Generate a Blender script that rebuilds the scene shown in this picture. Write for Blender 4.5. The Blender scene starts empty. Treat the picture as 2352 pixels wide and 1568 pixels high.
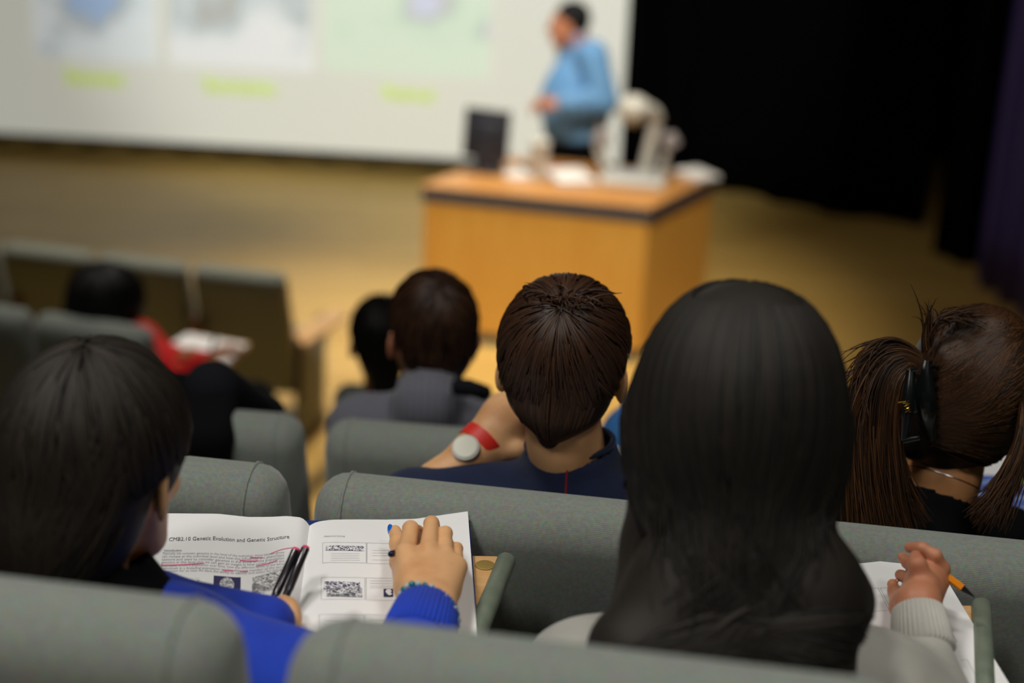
import bpy, bmesh, math, random
import numpy as np
from mathutils import Vector, Matrix, Euler
random.seed(7); rng = np.random.default_rng(7)
SC = bpy.context.scene
COL = SC.collection
PI = math.pi
# ------------------------------------------------------------------ camera frame (survey of the hall)
FPX = 3700.0; CAMH = 3.22; PITCH = 20.5; ROLL = .04
_a = math.radians(90-PITCH)
RM = (Matrix.Rotation(_a, 3, 'X') @ Matrix.Rotation(ROLL, 3, 'Z'))
RN = np.array(RM)
CAM = np.array([0, 0, CAMH])
def _ray(x, y): return RN @ np.array([(x-1176)/FPX, -(y-784)/FPX, -1.])
def D(x, y, d): return CAM + _ray(x, y)*d
def Z(x, y, z):
    r = _ray(x, y); return CAM + r*((z-CAMH)/r[2])
def Yp(x, y, yy):
    r = _ray(x, y); return CAM + r*(yy/r[1])
def V(*a): return np.array(a, float)

# ------------------------------------------------------------------ objects
def wm(o):
    m = o.matrix_basis.copy()
    return wm(o.parent) @ m if o.parent else m
def link(o, parent=None):
    COL.objects.link(o)
    if parent: o.parent = parent
    return o
def tag(o, label=None, cat=None, group=None, kind=None):
    if label: o['label'] = label
    if cat: o['category'] = cat
    if group: o['group'] = group
    if kind: o['kind'] = kind
    return o
def thing(name, label, cat, loc=(0, 0, 0), rz=0, group=None):
    o = bpy.data.objects.new(name, None)
    o.empty_display_size = .05
    o.location = [float(v) for v in loc]; o.rotation_euler = (0, 0, rz)
    link(o); return tag(o, label, cat, group)
def mesh(name, v, f, mat, parent=None, smooth=True, local=False, auto=None):
    """v in world coordinates unless local"""
    v = np.asarray(v, float)
    if parent is not None and not local:
        iv = np.array(wm(parent).inverted())
        v = v @ iv[:3, :3].T + iv[:3, 3]
    me = bpy.data.meshes.new(name)
    me.from_pydata(v.tolist(), [], [list(map(int, q)) for q in f] if not isinstance(f, np.ndarray) else f.tolist())
    me.update()
    for m in (mat if isinstance(mat, (list, tuple)) else [mat]): me.materials.append(m)
    if smooth:
        me.shade_smooth()
        if auto:
            try: me.set_sharp_from_angle(angle=math.radians(auto))
            except Exception: pass
    else: me.shade_flat()
    o = bpy.data.objects.new(name, me)
    return link(o, parent)
class MB:
    """collects shapes into ONE mesh"""
    def __init__(s): s.v = []; s.f = []; s.n = 0; s.mi = []
    def add(s, v, f, mi=0):
        v = np.asarray(v, float); s.v.append(v)
        for q in f: s.f.append([int(i)+s.n for i in q]); s.mi.append(mi)
        s.n += len(v); return s
    def box(s, c, d, R=None, mi=0):
        x, y, z = [k/2 for k in d]
        v = np.array([(i*x, j*y, k*z) for i in (-1, 1) for j in (-1, 1) for k in (-1, 1)])
        if R is not None: v = v @ np.asarray(R).T
        return s.add(v+np.array(c, float), [(0, 1, 3, 2), (4, 6, 7, 5), (0, 4, 5, 1), (2, 3, 7, 6), (0, 2, 6, 4), (1, 5, 7, 3)], mi)
    def tube(s, pts, r, n=12, caps=True, mi=0, flat=None):
        pts = np.asarray(pts, float); m = len(pts)
        rr = np.full(m, r, float) if np.isscalar(r) else np.asarray(r, float)
        T = np.gradient(pts, axis=0) if m > 2 else np.repeat((pts[1:]-pts[:1]), 2, 0)
        T /= np.linalg.norm(T, axis=1)[:, None]+1e-12
        u = np.cross(T[0], [0, 0, 1.]);
        if np.linalg.norm(u) < .1: u = np.cross(T[0], [1., 0, 0])
        u /= np.linalg.norm(u); V_ = []
        for i in range(m):
            u = u-T[i]*np.dot(u, T[i]); u /= np.linalg.norm(u); w = np.cross(T[i], u)
            a = np.arange(n)*2*PI/n
            V_.append(pts[i]+rr[i]*(np.cos(a)[:, None]*u+np.sin(a)[:, None]*w*(flat or 1)))
        F = []
        for i in range(m-1):
            for j in range(n):
                F.append((i*n+j, i*n+(j+1) % n, (i+1)*n+(j+1) % n, (i+1)*n+j))
        if caps: F.append(tuple(range(n))[::-1]); F.append(tuple((m-1)*n+j for j in range(n)))
        return s.add(np.concatenate(V_), F, mi)
    def lathe(s, prof, c=(0, 0, 0), n=24, axis=None, mi=0):
        V_ = []; F = []
        for r, z in prof:
            for j in range(n):
                a = j*2*PI/n; V_.append((r*math.cos(a), r*math.sin(a), z))
        m = len(prof)
        for i in range(m-1):
            for j in range(n): F.append((i*n+j, i*n+(j+1) % n, (i+1)*n+(j+1) % n, (i+1)*n+j))
        F.append(tuple(range(n))[::-1]); F.append(tuple((m-1)*n+j for j in range(n)))
        v = np.array(V_)
        if axis is not None: v = v @ np.array(Vector(axis).normalized().to_track_quat('Z', 'Y').to_matrix()).T
        return s.add(v+np.array(c, float), F, mi)
    def ball(s, c, r, n=12, R=None, mi=0):
        r = np.array(r if hasattr(r, '__len__') else (r, r, r), float)
        V_ = [(0, 0, -1)]; m = n//2+1
        for i in range(1, m):
            t = -PI/2+PI*i/m
            for j in range(n): V_.append((math.cos(t)*math.cos(j*2*PI/n), math.cos(t)*math.sin(j*2*PI/n), math.sin(t)))
        V_.append((0, 0, 1)); F = []
        for j in range(n):
            F.append((0, 1+(j+1) % n, 1+j)); k = 1+(m-2)*n
            F.append((k+j, k+(j+1) % n, len(V_)-1))
        for i in range(m-2):
            for j in range(n): F.append((1+i*n+j, 1+i*n+(j+1) % n, 1+(i+1)*n+(j+1) % n, 1+(i+1)*n+j))
        v = np.array(V_)*r
        if R is not None: v = v @ np.asarray(R).T
        return s.add(v+np.array(c, float), F, mi)
    def prism(s, poly, z0, z1, mi=0):
        n = len(poly); v = [(p[0], p[1], z0) for p in poly]+[(p[0], p[1], z1) for p in poly]
        F = [tuple(range(n))[::-1], tuple(range(n, 2*n))]+[(i, (i+1) % n, n+(i+1) % n, n+i) for i in range(n)]
        return s.add(v, F, mi)
    def build(s, name, mat, parent=None, smooth=True, local=False, auto=40, bevel=0, seg=2):
        o = mesh(name, np.concatenate(s.v), s.f, mat, parent, smooth, local, auto)
        if any(s.mi): o.data.polygons.foreach_set('material_index', s.mi)
        if bevel:
            bm = bmesh.new(); bm.from_mesh(o.data)
            bmesh.ops.remove_doubles(bm, verts=bm.verts, dist=1e-6)
            ed = [e for e in bm.edges if len(e.link_faces) == 2 and e.calc_face_angle(0) > .6]
            bmesh.ops.bevel(bm, geom=ed, offset=bevel, segments=seg, profile=.5, affect='EDGES', clamp_overlap=True)
            bm.to_mesh(o.data); bm.free(); o.data.shade_smooth()
            o.data.set_sharp_from_angle(angle=math.radians(50))
        return o
def smooth_path(pts, n=8):
    """Catmull-Rom through points"""
    P = np.asarray(pts, float); P = np.concatenate([[2*P[0]-P[1]], P, [2*P[-1]-P[-2]]]); out = []
    for i in range(1, len(P)-2):
        for t in np.arange(n)/n:
            a, b, c, d = P[i-1:i+3]
            out.append(.5*((2*b)+(c-a)*t+(2*a-5*b+4*c-d)*t*t+(3*b-a-3*c+d)*t**3))
    out.append(P[-2]); return np.array(out)

# ------------------------------------------------------------------ materials
def srgb(r, g, b): return tuple(((c/255)/12.92 if c <= 10 else ((c/255+.055)/1.055)**2.4) for c in (r, g, b))+(1,)
def mat(name, col, rough=.6, metal=0, spec=.5, bump=None, noise=None, sheen=0, trans=0, emit=None, sub=0, wave=None, coat=0, island=None, alpha=None):
    m = bpy.data.materials.new(name); m.use_nodes = True
    N = m.node_tree.nodes; L = m.node_tree.links; b = N['Principled BSDF']
    b.inputs['Base Color'].default_value = col; b.inputs['Roughness'].default_value = rough
    b.inputs['Metallic'].default_value = metal; b.inputs['Specular IOR Level'].default_value = spec
    b.inputs['Sheen Weight'].default_value = sheen; b.inputs['Transmission Weight'].default_value = trans
    b.inputs['Coat Weight'].default_value = coat
    if sub:
        b.inputs['Subsurface Weight'].default_value = sub; b.inputs['Subsurface Radius'].default_value = (.008, .003, .0015)
        b.inputs['Subsurface Scale'].default_value = 1
    tc = N.new('ShaderNodeTexCoord')
    def nz(scale, det=3, stretch=None):
        n = N.new('ShaderNodeTexNoise'); n.inputs['Scale'].default_value = scale; n.inputs['Detail'].default_value = det
        if stretch:
            mp = N.new('ShaderNodeMapping'); mp.inputs['Scale'].default_value = stretch
            L.new(tc.outputs['Object'], mp.inputs[0]); L.new(mp.outputs[0], n.inputs['Vector'])
        else: L.new(tc.outputs['Object'], n.inputs['Vector'])
        return n
    if noise:      # (scale, colour2, stretch or None, lo, hi)
        sc, c2, st, lo, hi = noise
        n = nz(sc, 4, st); r = N.new('ShaderNodeMapRange'); r.inputs[1].default_value = lo; r.inputs[2].default_value = hi
        L.new(n.outputs['Fac'], r.inputs[0])
        mx = N.new('ShaderNodeMix'); mx.data_type = 'RGBA'; mx.inputs[6].default_value = col; mx.inputs[7].default_value = c2
        L.new(r.outputs[0], mx.inputs[0]); L.new(mx.outputs[2], b.inputs['Base Color'])
    if island:
        g = N.new('ShaderNodeNewGeometry'); mx = N.new('ShaderNodeMix'); mx.data_type = 'RGBA'
        mx.inputs[6].default_value = col; mx.inputs[7].default_value = island
        L.new(g.outputs['Random Per Island'], mx.inputs[0]); L.new(mx.outputs[2], b.inputs['Base Color'])
    if bump:       # (scale, strength, stretch)
        n = nz(bump[0], 2, bump[2] if len(bump) > 2 else None); bp = N.new('ShaderNodeBump')
        bp.inputs['Strength'].default_value = bump[1]; bp.inputs['Distance'].default_value = .002
        L.new(n.outputs['Fac'], bp.inputs['Height']); L.new(bp.outputs[0], b.inputs['Normal'])
    if emit:
        b.inputs['Emission Color'].default_value = emit[0]; b.inputs['Emission Strength'].default_value = emit[1]
    return m
def nodes(m): return m.node_tree.nodes, m.node_tree.links, m.node_tree.nodes['Principled BSDF']

# ------------------------------------------------------------------ signed distance modelling
class S:
    def __init__(s): s.p = []
    def rc(s, a, b, ra, rb, k=.02, op=1): s.p.append(('c', np.array(a, float), np.array(b, float), ra, rb, k, op)); return s
    def el(s, c, r, R=None, k=.02, op=1): s.p.append(('e', np.array(c, float), np.array(r, float), None if R is None else np.array(R, float), 0, k, op)); return s
    def pl(s, c, n, k=.004):                    # cut away everything on the side n points to
        n = np.array(n, float); s.p.append(('p', np.array(c, float), n/np.linalg.norm(n), 0, 0, k, -2)); return s
    def chain(s, pts, rs, k=.01):
        for i in range(len(pts)-1): s.rc(pts[i], pts[i+1], rs[i], rs[i+1], k)
        return s
    def __call__(s, P):
        d = None
        for t, a, b, c, e, k, op in s.p:
            if t == 'c':
                ab = b-a; h = np.clip(((P-a)@ab)/(ab@ab+1e-12), 0, 1)
                x = np.linalg.norm(P-a-h[:, None]*ab, axis=1)-(c+(e-c)*h)
            elif t == 'e':
                q = P-a
                if c is not None: q = q@c
                k0 = np.linalg.norm(q/b, axis=1); k1 = np.linalg.norm(q/(b*b), axis=1)+1e-9; x = k0*(k0-1)/k1
            else: x = (P-a)@b
            if d is None: d = x; continue
            if op == 1:
                h = np.clip(.5+.5*(x-d)/k, 0, 1); d = x*(1-h)+d*h-k*h*(1-h)
            else:
                y = -x if op == -1 else x
                h = np.clip(.5-.5*(y-d)/k, 0, 1); d = y*(1-h)+d*h+k*h*(1-h)
        return d
def bounds(s, pad=.02):
    lo = np.full(3, 1e9); hi = -lo
    for t, a, b, c, e, k, op in s.p:
        if op != 1: continue
        if t == 'c':
            for p, r in ((a, c), (b, e)): lo = np.minimum(lo, p-r); hi = np.maximum(hi, p+r)
        elif t == 'e':
            r = b.max() if c is not None else b; lo = np.minimum(lo, a-r); hi = np.maximum(hi, a+r)
    return lo-pad, hi+pad
def snet(f, h, lo=None, hi=None, disp=None):
    if lo is None: lo, hi = bounds(f, 3*h)
    B = 4; n = np.ceil((np.array(hi)-lo)/(h*B)).astype(int); 
    cx = [lo[i]+(np.arange(n[i])+.5)*h*B-.5*h for i in range(3)]
    G = np.stack(np.meshgrid(*cx, indexing='ij'), -1).reshape(-1, 3)
    cv = f(G); act = np.abs(cv) < h*B*1.6
    full = np.repeat(np.repeat(np.repeat(cv.reshape(n), B, 0), B, 1), B, 2).astype(np.float32)
    idx = np.argwhere(act.reshape(n)); off = np.stack(np.meshgrid(*[np.arange(B)]*3, indexing='ij'), -1).reshape(-1, 3)
    for s0 in range(0, len(idx), 4000):
        I = (idx[s0:s0+4000, None, :]*B+off[None]).reshape(-1, 3)
        full[I[:, 0], I[:, 1], I[:, 2]] = f(lo+I*h)
    s = full < 0
    c = np.zeros(np.array(full.shape)-1, np.uint8)
    for i in (0, 1):
        for j in (0, 1):
            for k in (0, 1):
                c += s[i:s.shape[0]-1+i, j:s.shape[1]-1+j, k:s.shape[2]-1+k]
    cells = np.argwhere((c > 0) & (c < 8)); vid = -np.ones(c.shape, int); vid[tuple(cells.T)] = np.arange(len(cells))
    acc = np.zeros((len(cells), 3)); cnt = np.zeros(len(cells))
    for ax in range(3):
        for u in (0, 1):
            for w in (0, 1):
                o0 = [0, 0, 0]; oth = [q for q in range(3) if q != ax]; o0[oth[0]] = u; o0[oth[1]] = w; o1 = list(o0); o1[ax] = 1
                a = full[tuple((cells+o0).T)]; b = full[tuple((cells+o1).T)]
                m = (a < 0) != (b < 0); t = np.where(m, a/(a-b+1e-20), 0)
                p = np.tile(np.array(o0, float), (len(cells), 1)); p[:, ax] += t
                acc[m] += p[m]; cnt[m] += 1
    v = lo+(cells+acc/cnt[:, None])*h
    F = []
    for ax in range(3):
        a1, a2 = [(1, 2), (2, 0), (0, 1)][ax]
        sl0 = [slice(None)]*3; sl1 = [slice(None)]*3; sl0[ax] = slice(0, -1); sl1[ax] = slice(1, None)
        A = s[tuple(sl0)]; Bq = s[tuple(sl1)]; e = np.argwhere(A != Bq)
        ok = (e[:, a1] > 0) & (e[:, a2] > 0) & (e[:, a1] < c.shape[a1]) & (e[:, a2] < c.shape[a2]); e = e[ok]
        ins = A[tuple(e.T)]
        q = []
        for d1, d2 in ((-1, -1), (0, -1), (0, 0), (-1, 0)):
            g = e.copy(); g[:, a1] += d1; g[:, a2] += d2; q.append(vid[tuple(g.T)])
        q = np.stack(q, 1); q[~ins] = q[~ins][:, ::-1]; F.append(q)
    F = np.concatenate(F)
    if disp is not None: v = disp(v)
    return v, F
def grad(f, p, e=.002):
    g = np.stack([f(p+np.eye(3)[i]*e)-f(p-np.eye(3)[i]*e) for i in range(3)], 1)
    return g/(np.linalg.norm(g, axis=1)[:, None]+1e-9)
def join(*parts):
    v = []; f = []; n = 0
    for a, b in parts:
        v.append(a); f += [[int(i)+n for i in q] for q in b]; n += len(a)
    return np.concatenate(v), f
# ------------------------------------------------------------------ shared materials
M = {}
M['skin'] = mat('skin_light', srgb(230, 178, 128), .5, sub=.12, noise=(18, srgb(205, 145, 98), None, .45, .75))
M['skin_tan'] = mat('skin_tan', srgb(205, 148, 98), .5, sub=.12, noise=(30, srgb(190, 128, 80), None, .45, .75))
M['skin_ruddy'] = mat('skin_ruddy', srgb(200, 134, 100), .5, sub=.12, noise=(30, srgb(190, 116, 86), None, .45, .75))
M['skin_dark'] = mat('skin_brown', srgb(172, 108, 62), .5, sub=.1)
M['wood'] = mat('desk_veneer', srgb(230, 178, 86), .45, noise=(3, srgb(218, 158, 68), (14, 14, .8), .3, .7))
M['wood_top'] = mat('desk_top_veneer', srgb(205, 150, 88), .35, noise=(3, srgb(188, 130, 70), (1, 14, 14), .3, .7))
M['tabletwood'] = mat('tablet_beech', srgb(228, 182, 126), .4, noise=(6, srgb(214, 164, 106), (2, 16, 16), .3, .7))
M['edge'] = mat('desk_edge_band', srgb(56, 76, 94), .5)
M['tube'] = mat('tablet_edge_tube', srgb(128, 138, 122), .38, metal=.15, spec=.6, noise=(40, srgb(112, 124, 108), None, .4, .7))
M['black'] = mat('black_plastic', srgb(22, 22, 24), .35)
M['screen_back'] = mat('monitor_plastic', srgb(44, 46, 56), .45)
M['white'] = mat('white_plastic', srgb(214, 214, 208), .4)
M['paper'] = mat('paper', srgb(240, 240, 240), .7, spec=.2)
M['ink'] = mat('printed_ink', srgb(88, 88, 92), .7)
M['ink_light'] = mat('printed_grey_ink', srgb(168, 168, 170), .7)
M['pink'] = mat('pink_highlighter_ink', srgb(250, 110, 160), .7)
M['metal'] = mat('steel', srgb(190, 190, 190), .25, metal=1)
M['gold'] = mat('gold_metal', srgb(212, 170, 70), .25, metal=1)
M['curtain'] = mat('black_velour', srgb(6, 6, 7), .95, spec=.05)
M['curtain_p'] = mat('purple_velour', srgb(92, 86, 165), .95, spec=.1, sheen=.2)
M['wall'] = mat('auditorium_wall', srgb(70, 66, 60), .9)
M['ceil'] = mat('ceiling_dark', srgb(60, 60, 60), .9)
# seat cloth with coloured flecks and a fine weave
def seat_cloth():
    m = mat('seat_cloth', srgb(130, 135, 127), .95, spec=.12, sheen=.35)
    N, L, b = nodes(m); tc = N.new('ShaderNodeTexCoord')
    n1 = N.new('ShaderNodeTexNoise'); n1.inputs['Scale'].default_value = 190; n1.inputs['Detail'].default_value = 2
    L.new(tc.outputs['Object'], n1.inputs['Vector'])
    hs = N.new('ShaderNodeMix'); hs.data_type = 'RGBA'; hs.blend_type = 'OVERLAY'; hs.inputs[0].default_value = .42
    hs.inputs[6].default_value = srgb(127, 133, 126)
    L.new(n1.outputs['Color'], hs.inputs[7]); L.new(hs.outputs[2], b.inputs['Base Color'])
    wv = N.new('ShaderNodeTexWave'); wv.wave_type = 'BANDS'; wv.bands_direction = 'Z'; wv.inputs['Scale'].default_value = 160; wv.inputs['Distortion'].default_value = 1.5
    L.new(tc.outputs['Object'], wv.inputs['Vector'])
    ad = N.new('ShaderNodeMath'); ad.operation = 'ADD'; L.new(wv.outputs['Fac'], ad.inputs[0]); L.new(n1.outputs['Fac'], ad.inputs[1])
    bp = N.new('ShaderNodeBump'); bp.inputs['Strength'].default_value = .2; bp.inputs['Distance'].default_value = .001
    L.new(ad.outputs[0], bp.inputs['Height']); L.new(bp.outputs[0], b.inputs['Normal'])
    return m
M['cloth'] = seat_cloth()
def floor_mat(name, a, b_, c):
    m = mat(name, a, .42, spec=.35); N, L, b = nodes(m); tc = N.new('ShaderNodeTexCoord')
    mp = N.new('ShaderNodeMapping'); mp.inputs['Rotation'].default_value = (0, 0, -.1); L.new(tc.outputs['Object'], mp.inputs[0])
    br = N.new('ShaderNodeTexBrick'); br.inputs['Scale'].default_value = 1; br.inputs['Brick Width'].default_value = 1.1; br.inputs['Row Height'].default_value = .09
    br.inputs['Mortar Size'].default_value = .002; br.inputs['Color1'].default_value = a; br.inputs['Color2'].default_value = b_; br.inputs['Mortar'].default_value = c
    L.new(mp.outputs[0], br.inputs['Vector']); L.new(br.outputs['Color'], b.inputs['Base Color'])
    return m
M['floor'] = floor_mat('stage_boards', srgb(206, 170, 98), srgb(190, 152, 80), srgb(122, 94, 48))
M['tier'] = mat('tier_lino', srgb(140, 122, 72), .6, noise=(9, srgb(122, 104, 60), None, .3, .7))

# ------------------------------------------------------------------ setting
def struct(o): return tag(o, kind='structure')
b = MB(); b.box((0, 5.3, -.1), (16, 18.4, .2)); struct(b.build('floor', M['floor'], smooth=False))
# tiers (raked floor under the seat rows); each riser runs along its row
TZ = {'A': 1.56, 'B': 1.275, 'C': 1.005, 'D': .735}
def tier(n, y0, y1, z, x0=-6.5, x1=6.5):
    sl = -.10
    b = MB(); b.prism([(x0, y0+sl*x0), (x1, y0+sl*x1), (x1, y1+sl*x1), (x0, y1+sl*x0)], 0.001, z)
    struct(b.build('floor_tier_%d' % n, M['tier'], smooth=False))
tier(1, -3.2, .20, 1.85); tier(2, .20, 1.00, TZ['A']); tier(3, 1.00, 1.80, TZ['B']); tier(4, 1.80, 2.66, TZ['C'])
tier(5, 2.66, 3.50, TZ['D']); tier(6, 3.50, 4.15, .54); tier(7, 4.15, 5.05, .35)
b = MB(); b.box((0, 13.6, 3.5), (16, .2, 7.4)); struct(b.build('wall_back', M['curtain'], smooth=False))
b = MB(); b.box((-7, 5.2, 3.5), (.2, 17, 7.4)); struct(b.build('wall_left', M['wall'], smooth=False))
b = MB(); b.box((7, 5.2, 3.5), (.2, 17, 7.4)); struct(b.build('wall_right', M['wall'], smooth=False))
b = MB(); b.box((0, -3.3, 3.5), (14.2, .2, 7.4)); struct(b.build('wall_rear', M['wall'], smooth=False))
b = MB(); b.box((0, 5.2, 7.1), (14.2, 17.2, .2)); struct(b.build('ceiling', M['ceil'], smooth=False))

def drape(name, label, pts, z0, z1, m, amp=.05, wl=.28, thick=.01, hem=None):
    """pleated curtain along a plan polyline"""
    P = smooth_path([(p[0], p[1], 0) for p in pts], 60)
    s = np.concatenate([[0], np.cumsum(np.linalg.norm(np.diff(P, axis=0), axis=1))])
    T = np.gradient(P, axis=0); T /= np.linalg.norm(T, axis=1)[:, None]; Nn = np.stack([-T[:, 1], T[:, 0], T[:, 2]], 1)
    off = amp*np.sin(s*2*PI/wl+.7*np.sin(s*1.7))+.3*amp*np.sin(s*2*PI/wl*2.3)
    V_ = []; F = []; n = len(P); zs = [z0, z0+.4, (z0+z1)/2, z1]
    for side in (0, 1):
        for z in zs:
            k = 1+.35*(z1-z)/(z1-z0)
            q = P+Nn*(off*k+side*thick)[:, None]; q[:, 2] = z; V_.append(q)
    for side in (0, 1):
        for r in range(3):
            a = (side*4+r)*n
            for i in range(n-1):
                f = (a+i, a+i+1, a+n+i+1, a+n+i); F.append(f if side == 0 else f[::-1])
    for i in range(n-1):
        F.append((i, 4*n+i, 4*n+i+1, i+1)); F.append((3*n+i, 3*n+i+1, 7*n+i+1, 7*n+i))
    o = mesh(name, np.concatenate(V_), F, m)
    return tag(o, label, 'curtain')
drape('stage_curtain', 'black pleated curtain hanging behind the projection screen', [(-6.2, 12.98), (-3, 12.72), (0, 12.55), (1.5, 12.45)], .01, 6.8, M['curtain'], .06, .4)
drape('stage_curtain', 'black curtain behind the lecture desk, right of the screen', [(1.32, 12.36), (1.8, 12.0), (2.25, 11.62), (2.6, 11.5), (2.98, 11.38)], .01, 6.8, M['curtain'], .03, .5)
drape('stage_curtain', 'narrow black masking curtain between the back curtain and the purple one', [(2.86, 10.62), (3.0, 10.5), (3.3, 10.3), (3.8, 10.1)], .01, 6.8, M['curtain'], .03, .3)
drape('stage_curtain', 'dark purple curtain hanging at the right edge of the stage', [(3.04, 10.15), (3.14, 9.6), (3.2, 9.1), (3.24, 8.7)], .01, 6.8, M['curtain_p'], .05, .3)

# ------------------------------------------------------------------ projection screen
scr = thing('projection_screen', 'large white projection screen showing a slide of three captioned pictures', 'projection screen', (-1.6, 12.15, .2))
def scr_pt(px, py, off=0):
    """point on the screen plane seen at a photo position"""
    n = V(math.sin(-.07), -math.cos(-.07), 0); p0 = V(.7, 12.1, 0); r = _ray(px, py)
    t = ((p0-CAM)@n)/(r@n); return CAM+r*t+n*off
BL = scr_pt(-120, 290); BR = scr_pt(1420, 392)
zb = (BL[2]+BR[2])/2; wdir = (BR-BL)*V(1, 1, 0); W = np.linalg.norm(wdir); wdir /= W
BL = BR-wdir*5.2; BL[2] = BR[2] = zb
nrm = V(wdir[1], -wdir[0], 0)
M['screen'] = mat('screen_cloth', srgb(236, 236, 226), .9, emit=(srgb(236, 238, 226), .42))
def quad(name, p, m, par, off=.0):
    p = [np.array(q)+nrm*off for q in p]
    bk = [q-nrm*.004 for q in p]
    return mesh(name, p+bk, [(0, 1, 2, 3), (7, 6, 5, 4), (0, 4, 5, 1), (1, 5, 6, 2), (2, 6, 7, 3), (3, 7, 4, 0)], m, par, smooth=False)
up = V(0, 0, 1)
quad('screen_surface', [BL, BR, BR+up*3.6, BL+up*3.6], M['screen'], scr)
b = MB(); b.tube([BL-wdir*.05-up*.03-nrm*.03, BR+wdir*.02-up*.03-nrm*.03], .022, 10); b.build('bottom_bar', M['black'], scr)
b = MB(); b.box((BL+BR)/2+up*3.68-nrm*.03, (5.5, .16, .18), np.array(Matrix.Rotation(math.atan2(wdir[1], wdir[0]), 3, 'Z'))); b.build('screen_housing', M['black'], scr)
def pic_mat(name, cols, seed, scale, strength):
    m = mat(name, cols[0], .9, spec=0); N, L, bs = nodes(m); tc = N.new('ShaderNodeTexCoord')
    mp = N.new('ShaderNodeMapping'); mp.inputs['Location'].default_value = (seed, 0, seed*2); L.new(tc.outputs['Object'], mp.inputs[0])
    n = N.new('ShaderNodeTexNoise'); n.inputs['Scale'].default_value = scale; n.inputs['Detail'].default_value = 2; L.new(mp.outputs[0], n.inputs['Vector'])
    r = N.new('ShaderNodeValToRGB'); e = r.color_ramp.elements
    e[0].position = .36; e[0].color = cols[0]; e[1].position = .62; e[1].color = cols[-1]
    for i, c in enumerate(cols[1:-1]):
        q = e.new(.36+.26*(i+1)/(len(cols)-1)); q.color = c
    sx = N.new('ShaderNodeSeparateXYZ'); L.new(tc.outputs['Object'], sx.inputs[0]); gr = N.new('ShaderNodeMapRange')
    gr.inputs[1].default_value = .70; gr.inputs[2].default_value = 1.0; gr.inputs[3].default_value = .22; gr.inputs[4].default_value = -.02; L.new(sx.outputs['Z'], gr.inputs[0])
    ad = N.new('ShaderNodeMath'); ad.operation = 'ADD'; L.new(gr.outputs[0], ad.inputs[0]); L.new(n.outputs['Fac'], ad.inputs[1])
    L.new(ad.outputs[0], r.inputs[0]); L.new(r.outputs[0], bs.inputs['Base Color']); L.new(r.outputs[0], bs.inputs['Emission Color'])
    bs.inputs['Emission Strength'].default_value = strength
    return m
def scr_rect(x0, y0, x1, y1):
    c = [scr_pt(x0, y1), scr_pt(x1, y1+(x1-x0)*.075), scr_pt(x1, y1+(x1-x0)*.075), scr_pt(x0, y1)]
    z0 = (c[0][2]+c[1][2])/2; c[0][2] = c[1][2] = z0; h = 1.0 if y0 < 0 else y0
    c[2][2] = c[3][2] = z0+h; return c
PR = [((82, -400, 358, 125), [srgb(176, 204, 240), srgb(200, 206, 204), srgb(228, 240, 245), srgb(242, 250, 252)], 1.3, 'blue and white'),
      ((392, -400, 715, 142), [srgb(200, 202, 198), srgb(215, 226, 228), srgb(250, 252, 252)], 4.1, 'mostly white'),
      ((745, -400, 1120, 155), [srgb(225, 230, 250), srgb(212, 216, 212), srgb(222, 244, 222), srgb(232, 248, 228)], 7.7, 'pale green')]
for (r, cols, sd, nm) in PR:
    o = quad('projected_picture', scr_rect(*r), pic_mat('slide_picture_'+nm.replace(' ', '_'), cols, sd, 2.4, .42), scr, .006); o['label'] = nm+' projected picture'
# soft snowy band in the first picture
q = scr_rect(84, .13, 358, 133)
M['cap'] = mat('slide_caption', srgb(205, 225, 110), .9, emit=(srgb(200, 225, 90), .36))
for (x0, x1, y, nl) in ((150, 285, 183, 8), (468, 635, 203, 9), (878, 1000, 219, 6)):
    b = MB(); rr = random.Random(nl)
    for i in range(nl):
        a = scr_pt(x0+(x1-x0)*(i+.5)/nl, y+(i-nl/2)*1.0, .008); h = .085 if i else .13; w = .42*(x1-x0)/nl/310
        for sx in (-1, 1): b.box(a+wdir*sx*w*.8+up*(h-.085)/2, (.018, .004, h))
        b.box(a+up*rr.choice((-.035, 0, .035)), (w*1.6, .004, .02))
        if rr.random() > .5: b.box(a+up*rr.choice((-.035, .035)), (w*1.6, .004, .02))
    b.build('caption', M['cap'], scr, smooth=False)
# ------------------------------------------------------------------ theatre seats
def inset_poly(P, d):
    n = len(P); out = []
    for i in range(n):
        a, b, c = P[i-1], P[i], P[(i+1) % n]
        t = (c-a)/(np.linalg.norm(c-a)+1e-9); out.append(b+np.array([t[1], -t[0]])*d)
    return np.array(out)
def back_profile():
    r = .058; cz = 1.0-r; cy = .012+r
    back = [(.175, .30), (.125, .46), (.08, .62), (.045, .76), (.022, .86)]
    arc = [(cy-r*math.cos(t), cz+r*math.sin(t)) for t in np.linspace(0, PI, 11)]
    front = [(.150, .86), (.178, .76), (.215, .62), (.24, .46), (.275, .34)]
    bot = [(.25, .285), (.2, .28)]
    return np.array(back+arc+front+bot)
PROF = back_profile()
def loft_seatback(w):
    xs = []; r = .045
    for t in np.linspace(0, PI/2, 6): xs.append((-w/2+r-r*math.cos(t), r-r*math.sin(t)))
    secs = xs+[(-w/6, 0), (w/6, 0)]+[(-x, i) for x, i in reversed(xs)]
    b = MB(); n = len(PROF); V_ = []; F = []
    for x, ins in secs:
        q = inset_poly(PROF, ins) if ins > 0 else PROF
        V_ += [(x, p[0], p[1]) for p in q]
    for i in range(len(secs)-1):
        for j in range(n): F.append((i*n+j, i*n+(j+1) % n, (i+1)*n+(j+1) % n, (i+1)*n+j))
    F.append(tuple(range(n))[::-1]); F.append(tuple((len(secs)-1)*n+j for j in range(n)))
    F = [f[::-1] for f in F]
    return b.add(V_, F)
def rbox(c, d, bev):
    return c, d, bev
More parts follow.
